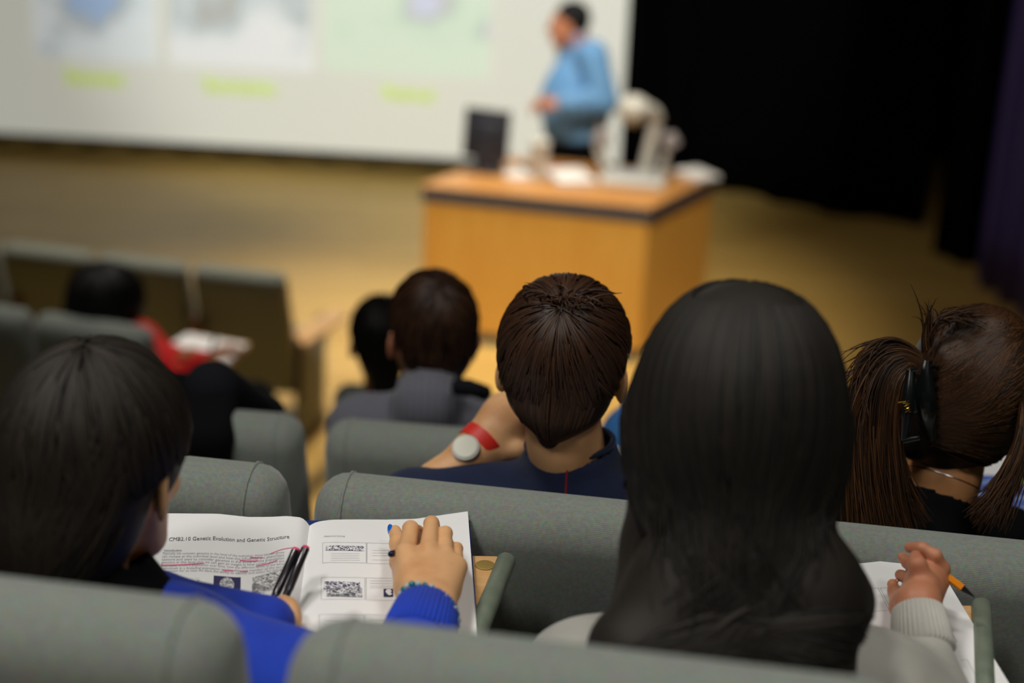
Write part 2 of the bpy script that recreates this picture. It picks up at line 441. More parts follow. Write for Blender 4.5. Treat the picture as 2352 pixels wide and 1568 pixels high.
def make_seat(w=.50, pitch=.545):
    root = thing('theatre_seat', 'seat', 'seat')
    o = loft_seatback(w).build('backrest', M['cloth'], root, local=True, auto=60)
    for s in (-1, 1):
        b = MB(); q = inset_poly(PROF, -.0005); b.tube([(s*(w/2-.045), p[0], p[1]) for p in q[:-2]], .0022, 6); b.build('seam_piping', M['cloth'], o, local=True)
    b = MB(); b.box((0, .43, .43), (w-.01, .46, .11)); b.build('seat_cushion', M['cloth'], root, local=True, bevel=.035, seg=4)
    b = MB(); b.box((0, .43, .365), (w-.04, .42, .02)); b.build('seat_pan', M['black'], root, local=True, bevel=.006)
    for s in (-1, 1):
        b = MB(); b.prism([(.17, .02), (.53, .02), (.55, .55), (.5, .60), (.22, .60), (.16, .5)], -.012, .012)
        v = np.concatenate(b.v); v = np.stack([v[:, 2]+s*(pitch/2-.013), v[:, 0], v[:, 1]], 1); b.v = [v]
        o = b.build('side_panel', M['cloth'], root, local=True, smooth=False, bevel=.004)
        b = MB(); b.box((s*(pitch/2-.013), .37, .612), (.024, .31, .022)); b.build('armrest', M['black'], o, local=True, bevel=.008)
        b = MB(); b.box((s*(pitch/2-.013), .35, .01), (.024, .44, .02)); b.build('floor_foot', M['black'], o, local=True, bevel=.004)
    return root
def copy_tree(o, parent=None):
    c = o.copy(); COL.objects.link(c); c.parent = parent
    for ch in list(o.children): copy_tree(ch, c)
    return c
_seat0 = None; SEATS = {}
def place_seat(key, pos, rz, label, group, sc=1.0):
    """pos: middle of the top edge of the backrest; the seat stands 1 m below it"""
    global _seat0
    if _seat0 is None: _seat0 = make_seat(); s = _seat0
    else: s = copy_tree(_seat0)
    dy, dz = {'A': (-.06, -.015), 'B': (-.06, -.009), 'G': (0, 0), 'H': (0, 0)}.get(key[0], (-.06, 0))
    s.location = (float(pos[0]), float(pos[1])+dy, float(pos[2]-1.0*sc)+dz); s.rotation_euler = (0, 0, rz); s.scale = (1, 1, sc)
    s['label'] = label; s['group'] = group; SEATS[key] = s
    return s
GA = 'seats in the nearest row'; GB = 'seats in the second row'; GC = 'seats in the third row'; GD = 'seats by the aisle on the left'; GE = 'front row seats on the left'
P_ = .545
def row(pxs, z, d0, n, key, names, grp, gap=0):
    """row line through two points of the top edge; d0 = photo x of the gap between seats 0 and 1"""
    a = Z(*pxs[0], z); b = Z(*pxs[1], z); t = (b-a)/np.linalg.norm(b-a); rz = math.atan2(t[1], t[0])
    # gap position along the line
    best = min(np.linspace(-3, 3, 6001), key=lambda s: abs(px_of(a+t*s)[0]-d0)); g = a+t*best
    for i, nm in zip(range(*n), names):
        place_seat(key+str(i), g+t*(i-.5)*P_+V(0, 0, 0), rz, nm, grp)
    return g, t
def px_of(w):
    v = RN.T @ (np.array(w)-CAM); return (1176+FPX*v[0]/-v[2], 784-FPX*v[1]/-v[2])
GAPA = row([(0, 1322), (1500, 1500)], 2.56, 572, (-1, 3), 'A', [
    'grey cloth nearest row seat left of the blue sweater student', 
    'grey cloth theatre seat whose back fills the bottom left corner',
    'grey cloth seat whose back runs along the bottom middle below the open book',
    'grey cloth theatre seat at the bottom right, in front of the pale sleeve'], GA)
GAPB = row([(440, 1050), (1430, 1150)], 2.275, 674, (-1, 4), 'B', [
    'grey second row seat hidden at far left behind the blue sweater student',
    'grey cloth seat whose rounded top corner shows above the book\'s left page',
    'grey cloth theatre seat right behind the boy in the navy shirt',
    'grey cloth second row seat behind the hair clip woman',
    'grey cloth second row seat cut by the right edge of the picture'], GB)
GAPC = row([(740, 966), (1200, 1002)], 2.005, 714, (0, 4), 'C', [
    'grey aisle seat under the black coat, left of the grey ribbed sweater',
    'grey cloth theatre seat behind the man in the grey ribbed sweater',
    'grey cloth seat between the boy in navy and the large head',
    'grey cloth theatre seat in front of the woman with the hair clip'], GC)
GAPD = row([(800, 885), (1150, 905)], 1.35, 1156, (0, 1), 'F', ['grey seat top just right of the grey ribbed sweater\'s shoulder'], 'seats in the fourth row')
# left block by the aisle
P_ = .50
GAP2 = row([(60, 728), (300, 764)], 1.20, 50, (0, 2), 'G', ['grey seat back cut by the left edge beside the person in red',
                                               'grey seat back of the person in red, above the dark head'], GD)
P_ = .485
GAP3 = row([(5, 566), (650, 640)], .90, 200, (-1, 3), 'H', ['dark grey front row seat at the far left edge', 'front row seat back left of the black haired head',
                                                'front row seat back directly behind the black haired head', 'front row end seat with a wooden writing tablet'], GE)
for k in ('H-1', 'H0', 'H1', 'H2'): SEATS[k].scale = (.90, 1, .9); SEATS[k].location.z = .0
for k in ('G0', 'G1'): SEATS[k].scale = (.925, 1, 1)

# ------------------------------------------------------------------ writing tablets (parts of their seats)
def tablet(seat, corners, z, tube=None, knob=None, th=.014, slope=0):
    """board with world corners (clockwise), a round metal edge and a stalk down to the armrest"""
    b = MB(); b.prism([tuple(c[:2]) for c in corners], z-th, z)
    o = b.build('writing_tablet', M['tabletwood'], seat, smooth=False, bevel=.003); o['label'] = 'beech writing tablet'
    if tube is not None:
        b = MB(); p = np.array(tube); r = .0125; d = (p[1]-p[0])/np.linalg.norm(p[1]-p[0])
        b.tube([p[0]-d*.004, p[0], p[1], p[1]+d*.004], [r*.75, r, r, r*.75], 20); q = b.build('edge_tube', M['tube'], o)
    if knob is not None:
        b = MB(); b.lathe([(.0125, 0), (.0125, .0015), (.011, .0022)], knob, 28); b.build('pivot_cap', mat('pivot_cap_brass', srgb(166, 140, 78), .4, metal=.3), o)
    return o
ZT = 2.238
A1 = SEATS['A0']
tb = tablet(A1, [Z(330, 1262, ZT), Z(1146, 1275, ZT), Z(1080, 1560, ZT), Z(250, 1560, ZT)], ZT, [Z(1163, 1288, ZT), Z(1068, 1520, ZT)], Z(1114, 1299, ZT))
# hinge stalk
b = MB(); e = Z(1050, 1560, ZT-.02); b.tube([e, e-V(.0, .02, .2), e-V(0, .03, .45)], .014, 12); b.build('tablet_stalk', M['black'], A1)
A2 = SEATS['A1']
tb2 = tablet(A2, [Z(1500, 1392, ZT), Z(2236, 1388, ZT), Z(2236, 1600, ZT), Z(1500, 1600, ZT)], ZT, [Z(2254, 1392, ZT), Z(2262, 1600, ZT)], None)
b = MB(); e = Z(2230, 1600, ZT-.02); b.tube([e, e-V(0, .02, .2), e-V(0, .03, .45)], .014, 12); b.build('tablet_stalk', M['black'], A2)
# end seat of the front row: tablet sticking out towards the stage
H2 = SEATS['H2']; zt = .68
b = MB(); c = [Z(672, 762, zt), Z(770, 708, zt), Z(800, 722, zt), Z(700, 792, zt)]
b.prism([tuple(p[:2]) for p in c], zt-.02, zt); o = b.build('writing_tablet', M['tabletwood'], H2, bevel=.004); o['label'] = 'pale wooden writing tablet'
b = MB(); m_ = (c[0]+c[3])/2; b.tube([m_-V(0, 0, .02), m_-V(0, 0, .3)], .018, 10); b.build('tablet_stalk', M['black'], H2)
for k, px in (('H0', (42, 683)), ('H1', (452, 742)), ('H-1', (0, 640))):
    q = Z(*px, .62); b = MB(); b.box(q-V(0, 0, .03), (.05, .12, .1)); o = b.build('stowed_tablet', mat('stowed_wood_'+k, srgb(120, 78, 30), .5), SEATS[k], bevel=.006)
# ------------------------------------------------------------------ lecture desk
DT = .90
c0, c1, c2 = Z(966, 424, DT), Z(1495, 476, DT), Z(1648, 402, DT)
c3 = c0+(c2-c1)*1.0
desk = thing('lecture_desk', 'large honey coloured wooden lecture desk with dark edge band, in front of the screen', 'desk', ((c0+c2)/2)*V(1, 1, 0))
cen = (c0+c2)/2
def shr(p, k, z): q = cen+(p-cen)*k; return (q[0], q[1])
b = MB(); b.prism([shr(p, 1.0, 0) for p in (c0, c1, c2, c3)], DT-.02, DT); b.build('desk_top', M['wood_top'], desk, bevel=.004)
b = MB(); b.prism([shr(p, .992, 0) for p in (c0, c1, c2, c3)], DT-.09, DT-.02); b.build('edge_band', M['edge'], desk, smooth=False)
b = MB(); f = [shr(p, .975, 0) for p in (c0, c1, c2, c3)]
def panel(a, c, nm, lab=None, z0=.07, z1=DT-.085, th=.02):
    a = np.array(a); c = np.array(c); t = (c-a)/np.linalg.norm(c-a); n = np.array([-t[1], t[0]])*th
    bb = MB(); bb.prism([tuple(a), tuple(c), tuple(c+n), tuple(a+n)], z0, z1); return bb.build(nm, M['wood'], desk, smooth=False)
panel(f[0], f[1], 'front_panel'); panel(f[1], f[2], 'side_panel'); panel(f[3], f[0], 'side_panel')
b = MB(); b.prism([shr(p, .95, 0) for p in (c0, c1, c2, c3)], .0, .07); b.build('plinth', M['edge'], desk, smooth=False)
b = MB(); b.prism([shr(p, .94, 0) for p in (c0, c1, c2, c3)], .45, .47); b.build('inner_shelf', M['wood'], desk, smooth=False)

# ---- on the desk
def onD(x, y): return Z(x, y, DT+.001)
def rz3(a): return np.array(Matrix.Rotation(a, 3, 'Z'))
def rx3(a): return np.array(Matrix.Rotation(a, 3, 'X'))
def ry3(a): return np.array(Matrix.Rotation(a, 3, 'Y'))
p = onD(1112, 392)
mon = thing('monitor', 'dark computer monitor seen from the back on the left end of the desk', 'monitor', p, -.35)
b = MB(); b.box((0, .02, .21), (.275, .028, .28), rx3(-.14)); b.build('display_housing', M['screen_back'], mon, local=True, bevel=.008)
b = MB(); b.box((0, .035, .212), (.215, .004, .245), rx3(-.14)); b.build('display_glass', M['black'], mon, local=True)
b = MB(); b.box((0, -.004, .2), (.15, .03, .16), rx3(-.14)); b.build('rear_cover', M['screen_back'], mon, local=True, bevel=.01)
b = MB(); b.box((0, -.01, .07), (.11, .04, .14)); b.build('stand', M['screen_back'], mon, local=True, bevel=.008)
b = MB(); b.box((0, 0, .009), (.2, .15, .018)); b.build('base', M['screen_back'], mon, local=True, bevel=.006)
p = onD(1146, 380)
o = thing('water_bottle', 'small blue plastic bottle beside the monitor', 'bottle', p)
b = MB(); b.lathe([(.026, 0), (.03, .01), (.03, .11), (.026, .125), (.012, .15), (.012, .16)], n=20); b.build('bottle_body', mat('blue_bottle', srgb(70, 130, 175), .2), o, local=True)
b = MB(); b.lathe([(.014, .158), (.014, .178), (.012, .18)], n=20); b.build('bottle_cap', M['white'], o, local=True)
p = onD(1238, 412)
o = thing('paper_cup', 'tall white cup standing on the desk below the lecturer\'s hand', 'cup', p)
b = MB(); b.lathe([(.042, 0), (.05, .2), (.053, .205), (.053, .21)], n=24); b.build('cup_body', M['white'], o, local=True)
b = MB(); b.lathe([(.056, .21), (.056, .218), (.048, .226), (.046, .23)], n=24); b.build('cup_lid', M['white'], o, local=True)
p = onD(1275, 392)
o = thing('whiteboard_marker', 'small red marker lying on the desk beside the white cup', 'marker', p)
b = MB(); b.tube([(-.05, 0, .011), (.02, 0, .011)], .01, 12); b.build('barrel', mat('red_plastic', srgb(196, 50, 40), .4), o, local=True)
b = MB(); b.tube([(.02, 0, .011), (.055, 0, .011)], .0115, 12); b.build('cap', M['black'], o, local=True)
def sheet_stack(x, y, w, d, h, rz, label, n=6, curl=0):
    o = thing('paper_stack', label, 'papers', onD(x, y), rz, 'papers on the lecture desk')
    rr = random.Random(int(x)); b = MB()
    for i in range(n): b.box((rr.uniform(-.006, .006), rr.uniform(-.006, .006), h*(i+.5)/n), (w, d, h/n*.9), rz3(rr.uniform(-.05, .05)))
    b.build('sheets', M['paper'], o, local=True, smooth=False); return o
sheet_stack(1308, 412, .21, .297, .03, .3, 'thick pile of white papers in the middle of the desk')
sheet_stack(1600, 404, .17, .22, .02, .5, 'white papers at the right end of the desk')
sheet_stack(1190, 398, .14, .2, .006, -.1, 'few loose sheets right of the monitor', 3)
p = onD(1206, 388)
o = thing('remote_control', 'small dark remote control lying right of the monitor', 'remote control', p, .5)
b = MB(); b.box((0, 0, .011), (.045, .13, .02)); b.build('remote_body', M['black'], o, local=True, bevel=.005)
b = MB()
for i in range(4):
    for j in range(3): b.box(((j-1)*.012, -.04+i*.018, .022), (.007, .009, .003))
b.build('buttons', mat('grey_rubber', srgb(120, 120, 120), .6), o, local=True)
# document camera
p = onD(1455, 428)
dc = thing('document_camera', 'white document camera with a raised camera head and side lamps on the desk', 'document camera', p)
def dpt(x, y, dy=0.0): q = Yp(x, y, p[1]+dy); return q
b = MB(); b.box(p+V(0, .06, .025), (.36, .26, .05), rz3(-.15)); b.build('base_plate', M['white'], dc, bevel=.012, seg=3)
b = MB(); b.box(p+V(.0, .055, .0525), (.3, .2, .004), rz3(-.15)); b.build('stage_glass', mat('pale_glass', srgb(200, 205, 210), .1), dc)
b = MB(); b.tube(smooth_path([dpt(1478, 405, .12), dpt(1492, 340, .12), dpt(1510, 270, .12)], 6), .032, 14); b.build('column', M['white'], dc)
b = MB(); b.tube(smooth_path([dpt(1510, 272, .12), dpt(1500, 255, .08), dpt(1470, 242, .03), dpt(1448, 245, 0)], 6), .034, 14); b.build('upper_arm', M['white'], dc)
q = dpt(1455, 250, 0)
b = MB(); b.ball(q, (.092, .09, .078), 20); b.tube([q+V(0, 0, -.03), q+V(0, 0, -.085)], .04, 20); o = b.build('camera_head', M['white'], dc, auto=60)
b = MB(); b.tube([q+V(0, 0, -.086), q+V(0, 0, -.094)], .028, 20); b.build('lens', M['black'], o)
for (pts, r, nm) in (([(1398, 405), (1385, 370), (1372, 330), (1382, 315)], .022, 0), ([(1515, 400), (1528, 360), (1540, 325)], .018, 1)):
    b = MB(); b.tube(smooth_path([dpt(*k, .1) for k in pts], 6), r, 12); o = b.build('lamp_arm', M['white'], dc)
    e = dpt(*pts[-1], .1)
    b = MB(); b.lathe([(.01, .05), (.035, .04), (.05, 0), (.052, -.015), (.045, -.015)], e, 20, axis=(-.3 if nm else .3, -.2, 1)); b.build('lamp_head', mat('lamp_grey_%d' % nm, srgb(165, 158, 160), .4), o)
p2 = onD(1392, 385)
ms = thing('gooseneck_microphone', 'slim gooseneck microphone on the desk left of the document camera', 'microphone', p2)
b = MB(); b.lathe([(.055, 0), (.055, .015), (.02, .03), (.012, .04)], n=20); b.build('mic_base', M['metal'], ms, local=True)
b = MB(); b.tube(smooth_path([(0, 0, .03), (-.02, 0, .15), (-.05, -.02, .26), (-.07, -.06, .31)], 8), .008, 10); b.build('gooseneck', M['metal'], ms, local=True)
b = MB(); b.ball((-.078, -.078, .318), (.017, .03, .017), 14); b.build('mic_head', M['black'], ms, local=True)

# ------------------------------------------------------------------ ceiling lamps, projector
def can(n, x, y, z, lab, power, size, col, spot=None, tgt=None, blend=.6):
    o = thing('ceiling_lamp', lab, 'lamp', (x, y, z), 0, 'ceiling lamps of the auditorium')
    b = MB(); b.lathe([(.1, .22), (.16, .2), (.17, 0), (.155, 0)], n=28); b.build('lamp_housing', M['black'], o, local=True)
    b = MB(); b.lathe([(.15, .012), (.15, .016)], n=28); b.build('lamp_lens', mat('lit_lens', srgb(255, 240, 210), .4, emit=(srgb(255, 235, 200), 6)), o, local=True)
    if spot:
        l = bpy.data.lights.new('lamp_light', 'SPOT'); l.spot_size = math.radians(spot); l.spot_blend = blend; l.shadow_soft_size = size
    else:
        l = bpy.data.lights.new('lamp_light', 'AREA'); l.shape = 'DISK'; l.size = size
    l.energy = power; l.color = col
    lo = bpy.data.objects.new('lamp_light', l); link(lo, o); lo.location = (0, 0, -.04)
    if tgt is not None:
        d = Vector(tgt)-Vector((x, y, z-.04)); lo.rotation_euler = d.to_track_quat('-Z', 'Y').to_euler()
    return o
warm = (1, .90, .74); neut = (1, .965, .90)
LW = [1]
for i, (x, y) in enumerate(((-1.5, -.6), (1.3, -.6), (-1.5, 2.0), (1.3, 2.0))):
    can(i, x, y, 6.2, ['nearest left ceiling lamp above the seats', 'nearest right ceiling lamp above the seats', 'farther left ceiling lamp above the seats', 'farther right ceiling lamp above the seats'][i], (270, 120, 230, 110)[i], .35, neut, 88, (x*.6, y+(.9 if y < 0 else -.1), 2), .9)
can(5, -1.2, 8.3, 6.3, 'ceiling lamp above the open stage floor left of the desk', 1300, .25, warm, 56, (-1.0, 7.6, 0), 1)
can(6, .6, 5.2, 6.5, 'ceiling lamp aimed at the lecture desk', 1900, .2, warm, 34, (.3, 8.8, .6), .9)
can(7, 1.9, 7.8, 6.4, 'ceiling lamp above the right of the stage', 110, .25, warm, 75, (2.2, 9.3, 0), 1)
can(8, -2.9, 7.6, 6.4, 'ceiling lamp above the left of the stage', 90, .25, warm, 75, (-3, 9.0, 0), 1)
can(9, -1.5, 5.1, 6.4, 'added spot lamp brightening the person in red', 420, .2, neut, 26, (-1.5, 5.8, .9), .9)  # extra narrow spot, added only to lift the red sleeves and white pad
pj = thing('projector', 'ceiling projector aimed at the screen', 'projector', (-.9, 5.0, 5.6))
b = MB(); b.box((0, 0, 0), (.42, .36, .16)); b.build('projector_case', M['white'], pj, local=True, bevel=.02)
b = MB(); b.tube([(.08, .17, 0), (.08, .21, 0)], .04, 20); b.build('projector_lens', M['black'], pj, local=True)
b = MB(); b.tube([(0, 0, .08), (0, 0, 1.4)], .025, 10); b.build('ceiling_mount', M['black'], pj, local=True)
l = bpy.data.lights.new('projector_light', 'SPOT'); l.energy = 1100; l.spot_size = math.radians(46); l.spot_blend = .5; l.shadow_soft_size = .03; l.color = (.97, 1, .97)
lo = bpy.data.objects.new('projector_light', l); link(lo, pj); lo.location = (.08, .25, 0)
lo.rotation_euler = (Vector((-.4, 12.1, 2.2))-Vector((-.82, 5.25, 5.6))).to_track_quat('-Z', 'Y').to_euler()

w = bpy.data.worlds.new('hall'); SC.world = w; w.use_nodes = True
w.node_tree.nodes['Background'].inputs[0].default_value = (.9, .95, 1, 1); w.node_tree.nodes['Background'].inputs[1].default_value = .0
# ------------------------------------------------------------------ camera
cd = bpy.data.cameras.new('camera'); cd.sensor_width = 36; cd.lens = FPX/2352*36; cd.clip_start = .05; cd.clip_end = 100
cd.dof.use_dof = True; cd.dof.focus_distance = 2.07; cd.dof.aperture_fstop = 1.9
co = bpy.data.objects.new('camera', cd); link(co); co.location = (0, 0, CAMH); co.rotation_euler = RM.to_euler()
SC.camera = co
SC.view_settings.view_transform = 'Standard'; SC.view_settings.look = 'None'; SC.view_settings.exposure = 0; SC.view_settings.gamma = 1
# ------------------------------------------------------------------ people: tools
M['navy'] = mat('navy_cotton', srgb(13, 30, 66), .9, sheen=.1, bump=(30, .5), noise=(14, srgb(9, 22, 52), None, .4, .7))
M['bluewool'] = mat('royal_blue_knit', srgb(22, 62, 186), .9, sheen=.1, bump=(22, .5), noise=(10, srgb(16, 50, 164), None, .4, .7))
M['greywool'] = mat('pale_grey_knit', srgb(196, 194, 186), .95, sheen=.2, bump=(25, .6), noise=(12, srgb(176, 174, 166), None, .4, .7))
M['black_c'] = mat('black_cotton', srgb(13, 13, 16), .95, spec=.1, bump=(30, .4))
M['dark_c'] = mat('charcoal_cotton', srgb(26, 27, 32), .95, spec=.1, bump=(30, .4))
M['red_c'] = mat('red_cotton', srgb(205, 18, 18), .85, bump=(20, .5))
M['shirt'] = mat('blue_dress_shirt', srgb(120, 174, 226), .75, bump=(9, .6), noise=(6, srgb(100, 156, 212), None, .4, .7))
M['blue_c'] = mat('mid_blue_cotton', srgb(45, 105, 165), .85)
M['denim'] = mat('dark_denim', srgb(28, 34, 52), .9)
M['shoe'] = mat('shoe_leather', srgb(24, 22, 22), .5)
M['hair_dk'] = mat('dark_hair', srgb(26, 22, 18), .58, spec=.3, island=srgb(44, 36, 28))
M['hair_bk'] = mat('black_hair', srgb(14, 13, 13), .5, spec=.3, island=srgb(22, 20, 20))
M['hair_gr'] = mat('black_hair_glossy', srgb(24, 22, 20), .6, spec=.3, island=srgb(44, 39, 33))
M['hair_br'] = mat('dark_brown_hair', srgb(40, 24, 15), .45, spec=.4, island=srgb(74, 48, 32))
M['hair_rd'] = mat('chestnut_hair', srgb(24, 14, 7), .45, spec=.35, island=srgb(84, 52, 24))
M['eye'] = mat('eye_white', srgb(230, 225, 220), .2); M['iris'] = mat('dark_iris', srgb(40, 26, 18), .15)
def rib_mat(name, c1, c2, scale, direction='X'):
    m = mat(name, c1, .95, sheen=.2); N, L, b = nodes(m); tc = N.new('ShaderNodeTexCoord')
    w = N.new('ShaderNodeTexWave'); w.bands_direction = direction; w.inputs['Scale'].default_value = scale; w.inputs['Distortion'].default_value = .6
    L.new(tc.outputs['Object'], w.inputs['Vector']); mx = N.new('ShaderNodeMix'); mx.data_type = 'RGBA'
    mx.inputs[6].default_value = c1; mx.inputs[7].default_value = c2; L.new(w.outputs['Fac'], mx.inputs[0]); L.new(mx.outputs[2], b.inputs['Base Color'])
    bp = N.new('ShaderNodeBump'); bp.inputs['Strength'].default_value = .6; bp.inputs['Distance'].default_value = .004
    L.new(w.outputs['Fac'], bp.inputs['Height']); L.new(bp.outputs[0], b.inputs['Normal']); return m
M['ribbed'] = rib_mat('grey_ribbed_knit', srgb(84, 84, 94), srgb(116, 116, 128), 22)

def unit(v): v = np.array(v, float); return v/(np.linalg.norm(v)+1e-12)
def frame(yaw, nod=0, roll=0):
    return np.array((Matrix.Rotation(yaw, 3, 'Z') @ Matrix.Rotation(-nod, 3, 'X') @ Matrix.Rotation(roll, 3, 'Y')))
class Head:
    """c: centre of the skull in the world; R: orientation; local origin between the ears"""
    def __init__(s, c, yaw=0, nod=0, roll=0, k=1.0):
        s.R = frame(yaw, nod, roll); s.k = k; s.o = np.array(c)-s.R@V(0, -.012, .035)*k
    def w(s, p): return s.o+(np.asarray(p, float)*s.k)@s.R.T
    def l(s, p): return ((np.asarray(p, float)-s.o)@s.R)/s.k
def head_sdf(h, neck_l, nr=.056, face=True):
    s = S(); s.el((0, -.012, .035), (.074, .094, .088))
    s.el((0, .025, -.02), (.063, .062, .088), k=.03); s.el((0, .055, -.085), (.036, .034, .028), k=.03)
    for x in (-1, 1): s.rc((x*.055, .0, -.03), (x*.035, .05, -.085), .02, .018, .025); s.el((x*.038, .07, -.025), (.02, .018, .02), k=.015)
    s.rc((-.034, .082, .026), (.034, .082, .026), .012, .012, .012)
    s.rc((0, .086, .014), (0, .112, -.022), .007, .012, .01); s.rc((-.012, .1, -.028), (.012, .1, -.028), .008, .008, .008)
    for x in (-1, 1): s.el((x*.031, .101, .008), (.017, .016, .012), k=.01, op=-1); s.el((x*.031, .083, .008), (.013, .013, .013), k=.003)
    s.rc((-.02, .088, -.052), (.02, .088, -.052), .006, .006, .006); s.rc((-.016, .087, -.061), (.016, .087, -.061), .007, .007, .005)
    for x in (-1, 1):
        Re = np.array(Matrix.Rotation(x*.6, 3, 'Z') @ Matrix.Rotation(-.15, 3, 'X'))
        c = V(x*.086, -.014, -.008); s.el(c, (.007, .019, .033), Re, k=.006)
        s.el(c+V(x*.006, .004, .004), (.005, .011, .021), Re, k=.004, op=-1)
    s.rc((0, -.03, -.045), np.array(neck_l)*.5+V(0, -.02, -.02), nr, nr*.97, .02); s.rc(np.array(neck_l)*.5+V(0, -.02, -.02), neck_l, nr*.97, nr*1.08, .02)
    return s
FEAT = {}
def face_parts(h, root):
    for x in (-1, 1):
        b = MB(); b.ball(h.w((x*.031, .089, .008)), .0085*h.k, 12); e = b.build('eye', M['eye'], root)
        b = MB(); b.ball(h.w((x*.031, .0955, .008)), (.0038*h.k, .0026*h.k, .0038*h.k), 10, h.R); b.build('iris', M['iris'], e)
        b = MB(); b.tube([h.w((x*.046, .090, .030)), h.w((x*.03, .098, .035)), h.w((x*.014, .097, .031))], .003, 6); b.build('eyebrow', M['hair_bk'], root)
    b = MB(); b.tube([h.w((-.019, .0925, -.056)), h.w((0, .097, -.0555)), h.w((.019, .0925, -.056))], [.002, .004, .002], 8)
    b.build('lips', mat('lips', srgb(170, 90, 80), .4), root)

def hand_sdf(w, fdir, back, side, curls, k=1.0, thumb=(0, 0), s=None):
    """generic hand: w wrist, fdir finger direction, back = back-of-hand normal, side +1 right / -1 left"""
    s = s or S(); y = unit(fdir); z = unit(np.array(back)-y*np.dot(back, y)); x = np.cross(y, z)*(-side)
    T = lambda p: np.array(w)+(x*p[0]+y*p[1]+z*p[2])*k
    mc = [(.028, .088, 0), (.006, .092, .003), (-.015, .087, 0), (-.034, .078, -.005)]
    ln = [(.043, .025, .021), (.047, .029, .022), (.043, .027, .021), (.033, .020, .019)]
    s.rc(T((0, -.05, 0)), T((0, 0, 0)), .026*k, .025*k, .01)
    for i, m in enumerate(mc):
        s.rc(T((m[0]*.35, .01, 0)), T(m), .017*k, .0125*k, .012)
        p = np.array(m, float); a = 0; pts = [T(p)]
        for j in range(3):
            a += curls[i][j]; p = p+np.array([m[0]*.1 if j == 0 else 0, math.cos(a), -math.sin(a)])*ln[i][j]*np.array([1, 1, 1]); pts.append(T(p))
        r = (.0098, .0088, .0080, .0070) if i < 3 else (.0086, .0076, .0068, .006); s.chain(pts, [q*k for q in r], .004)
    tp = [V(.018, .015, -.008), V(.045, .045, -.018), V(.056+thumb[0], .075, -.024-thumb[1]*.5), V(.056+thumb[0]*1.5, .1, -.026-thumb[1])]
    s.chain([T(p) for p in tp], [.018*k, .014*k, .0105*k, .0085*k], .01)
    return s
def torso_sdf(N, shL, shR, pel, infl=0., chest=.105, wide=1.0, k=.05):
    N, shL, shR, pel = map(np.array, (N, shL, shR, pel)); up = unit(N-pel); rt = unit(shR-shL); rt = unit(rt-up*np.dot(rt, up)); fw = np.cross(up, rt)
    R = np.stack([rt, fw, up], 1); m = (shL+shR)/2; L = np.linalg.norm(N-pel); hw = np.linalg.norm(shR-shL)/2
    s = S(); s.rc(shL, m-up*.02, .058+infl, .07+infl, k); s.rc(m-up*.02, shR, .07+infl, .058+infl, k)
    s.el(m-up*.13+fw*.015, ((hw+.0)*wide+infl, chest+infl, .2+infl), R, k=k)
    s.el(pel+up*L*.3+fw*.02, (hw*.86*wide+infl, chest*.98+infl, L*.38+infl), R, k=k)
    s.el(pel, (hw*.95*wide+infl, chest*1.1+infl, .12+infl), R, k=k)
    for q in (shL, shR): s.rc(N-up*.055, q-up*.005, .047+infl, .048+infl, .03)
    return s, up, rt, fw
def arm(s, sh, el, wr, infl=0., t=1.0, r=(.055, .043, .03), k=.03):
    sh, el, wr = map(np.array, (sh, el, wr))
    if t <= .5: s.rc(sh, sh+(el-sh)*t*2, r[0]+infl, r[1]+infl+.008, k)
    else: s.rc(sh, el, r[0]+infl, r[1]+infl, k); s.rc(el, el+(wr-el)*(t*2-1), r[1]+infl, r[2]+infl, .02)
    return s
def legs(root, pel, up, rt, fw, floor, m, spread=.11, knee=.43, rise=-.05):
    s = S(); s.el(pel, (.17, .13, .12), np.stack([rt, fw, up], 1), k=.05)
    f = unit(fw*V(1, 1, 0)); sh = []
    for q in (-1, 1):
        a = pel+rt*q*.08; kn = pel+rt*q*spread+f*knee+V(0, 0, rise); kn[2] = max(kn[2], floor+.44); an = kn+f*.03; an[2] = floor+.1
        s.rc(a, kn, .085, .065, .04); s.rc(kn, an, .062, .045, .02)
        b = MB(); b.ball(an+f*.06+V(0, 0, -.055), (.045, .13, .042), 14, np.stack([np.cross(f, [0, 0, 1.]), f, V(0, 0, 1)], 1)); b.build('shoe', M['shoe'], root)
    v, F = snet(s, .011); mesh('trousers', v, F, m, root)
def body(root, h, N, parts, skinm, hn=.0035, nr=.056, torso=None, ht=.009):
    """one continuous skin mesh from head, torso and hands"""
    nl = h.l(N-V(0, 0, .03)); hs = head_sdf(h, nl, nr); v, F = snet(hs, hn); P = [(h.w(v), F)]
    if torso is not None: P.append(snet(torso, ht))
    for s, res in parts: P.append(snet(s, res))
    v, F = join(*P); o = mesh('body', v, F, skinm, root); face_parts(h, root); return o

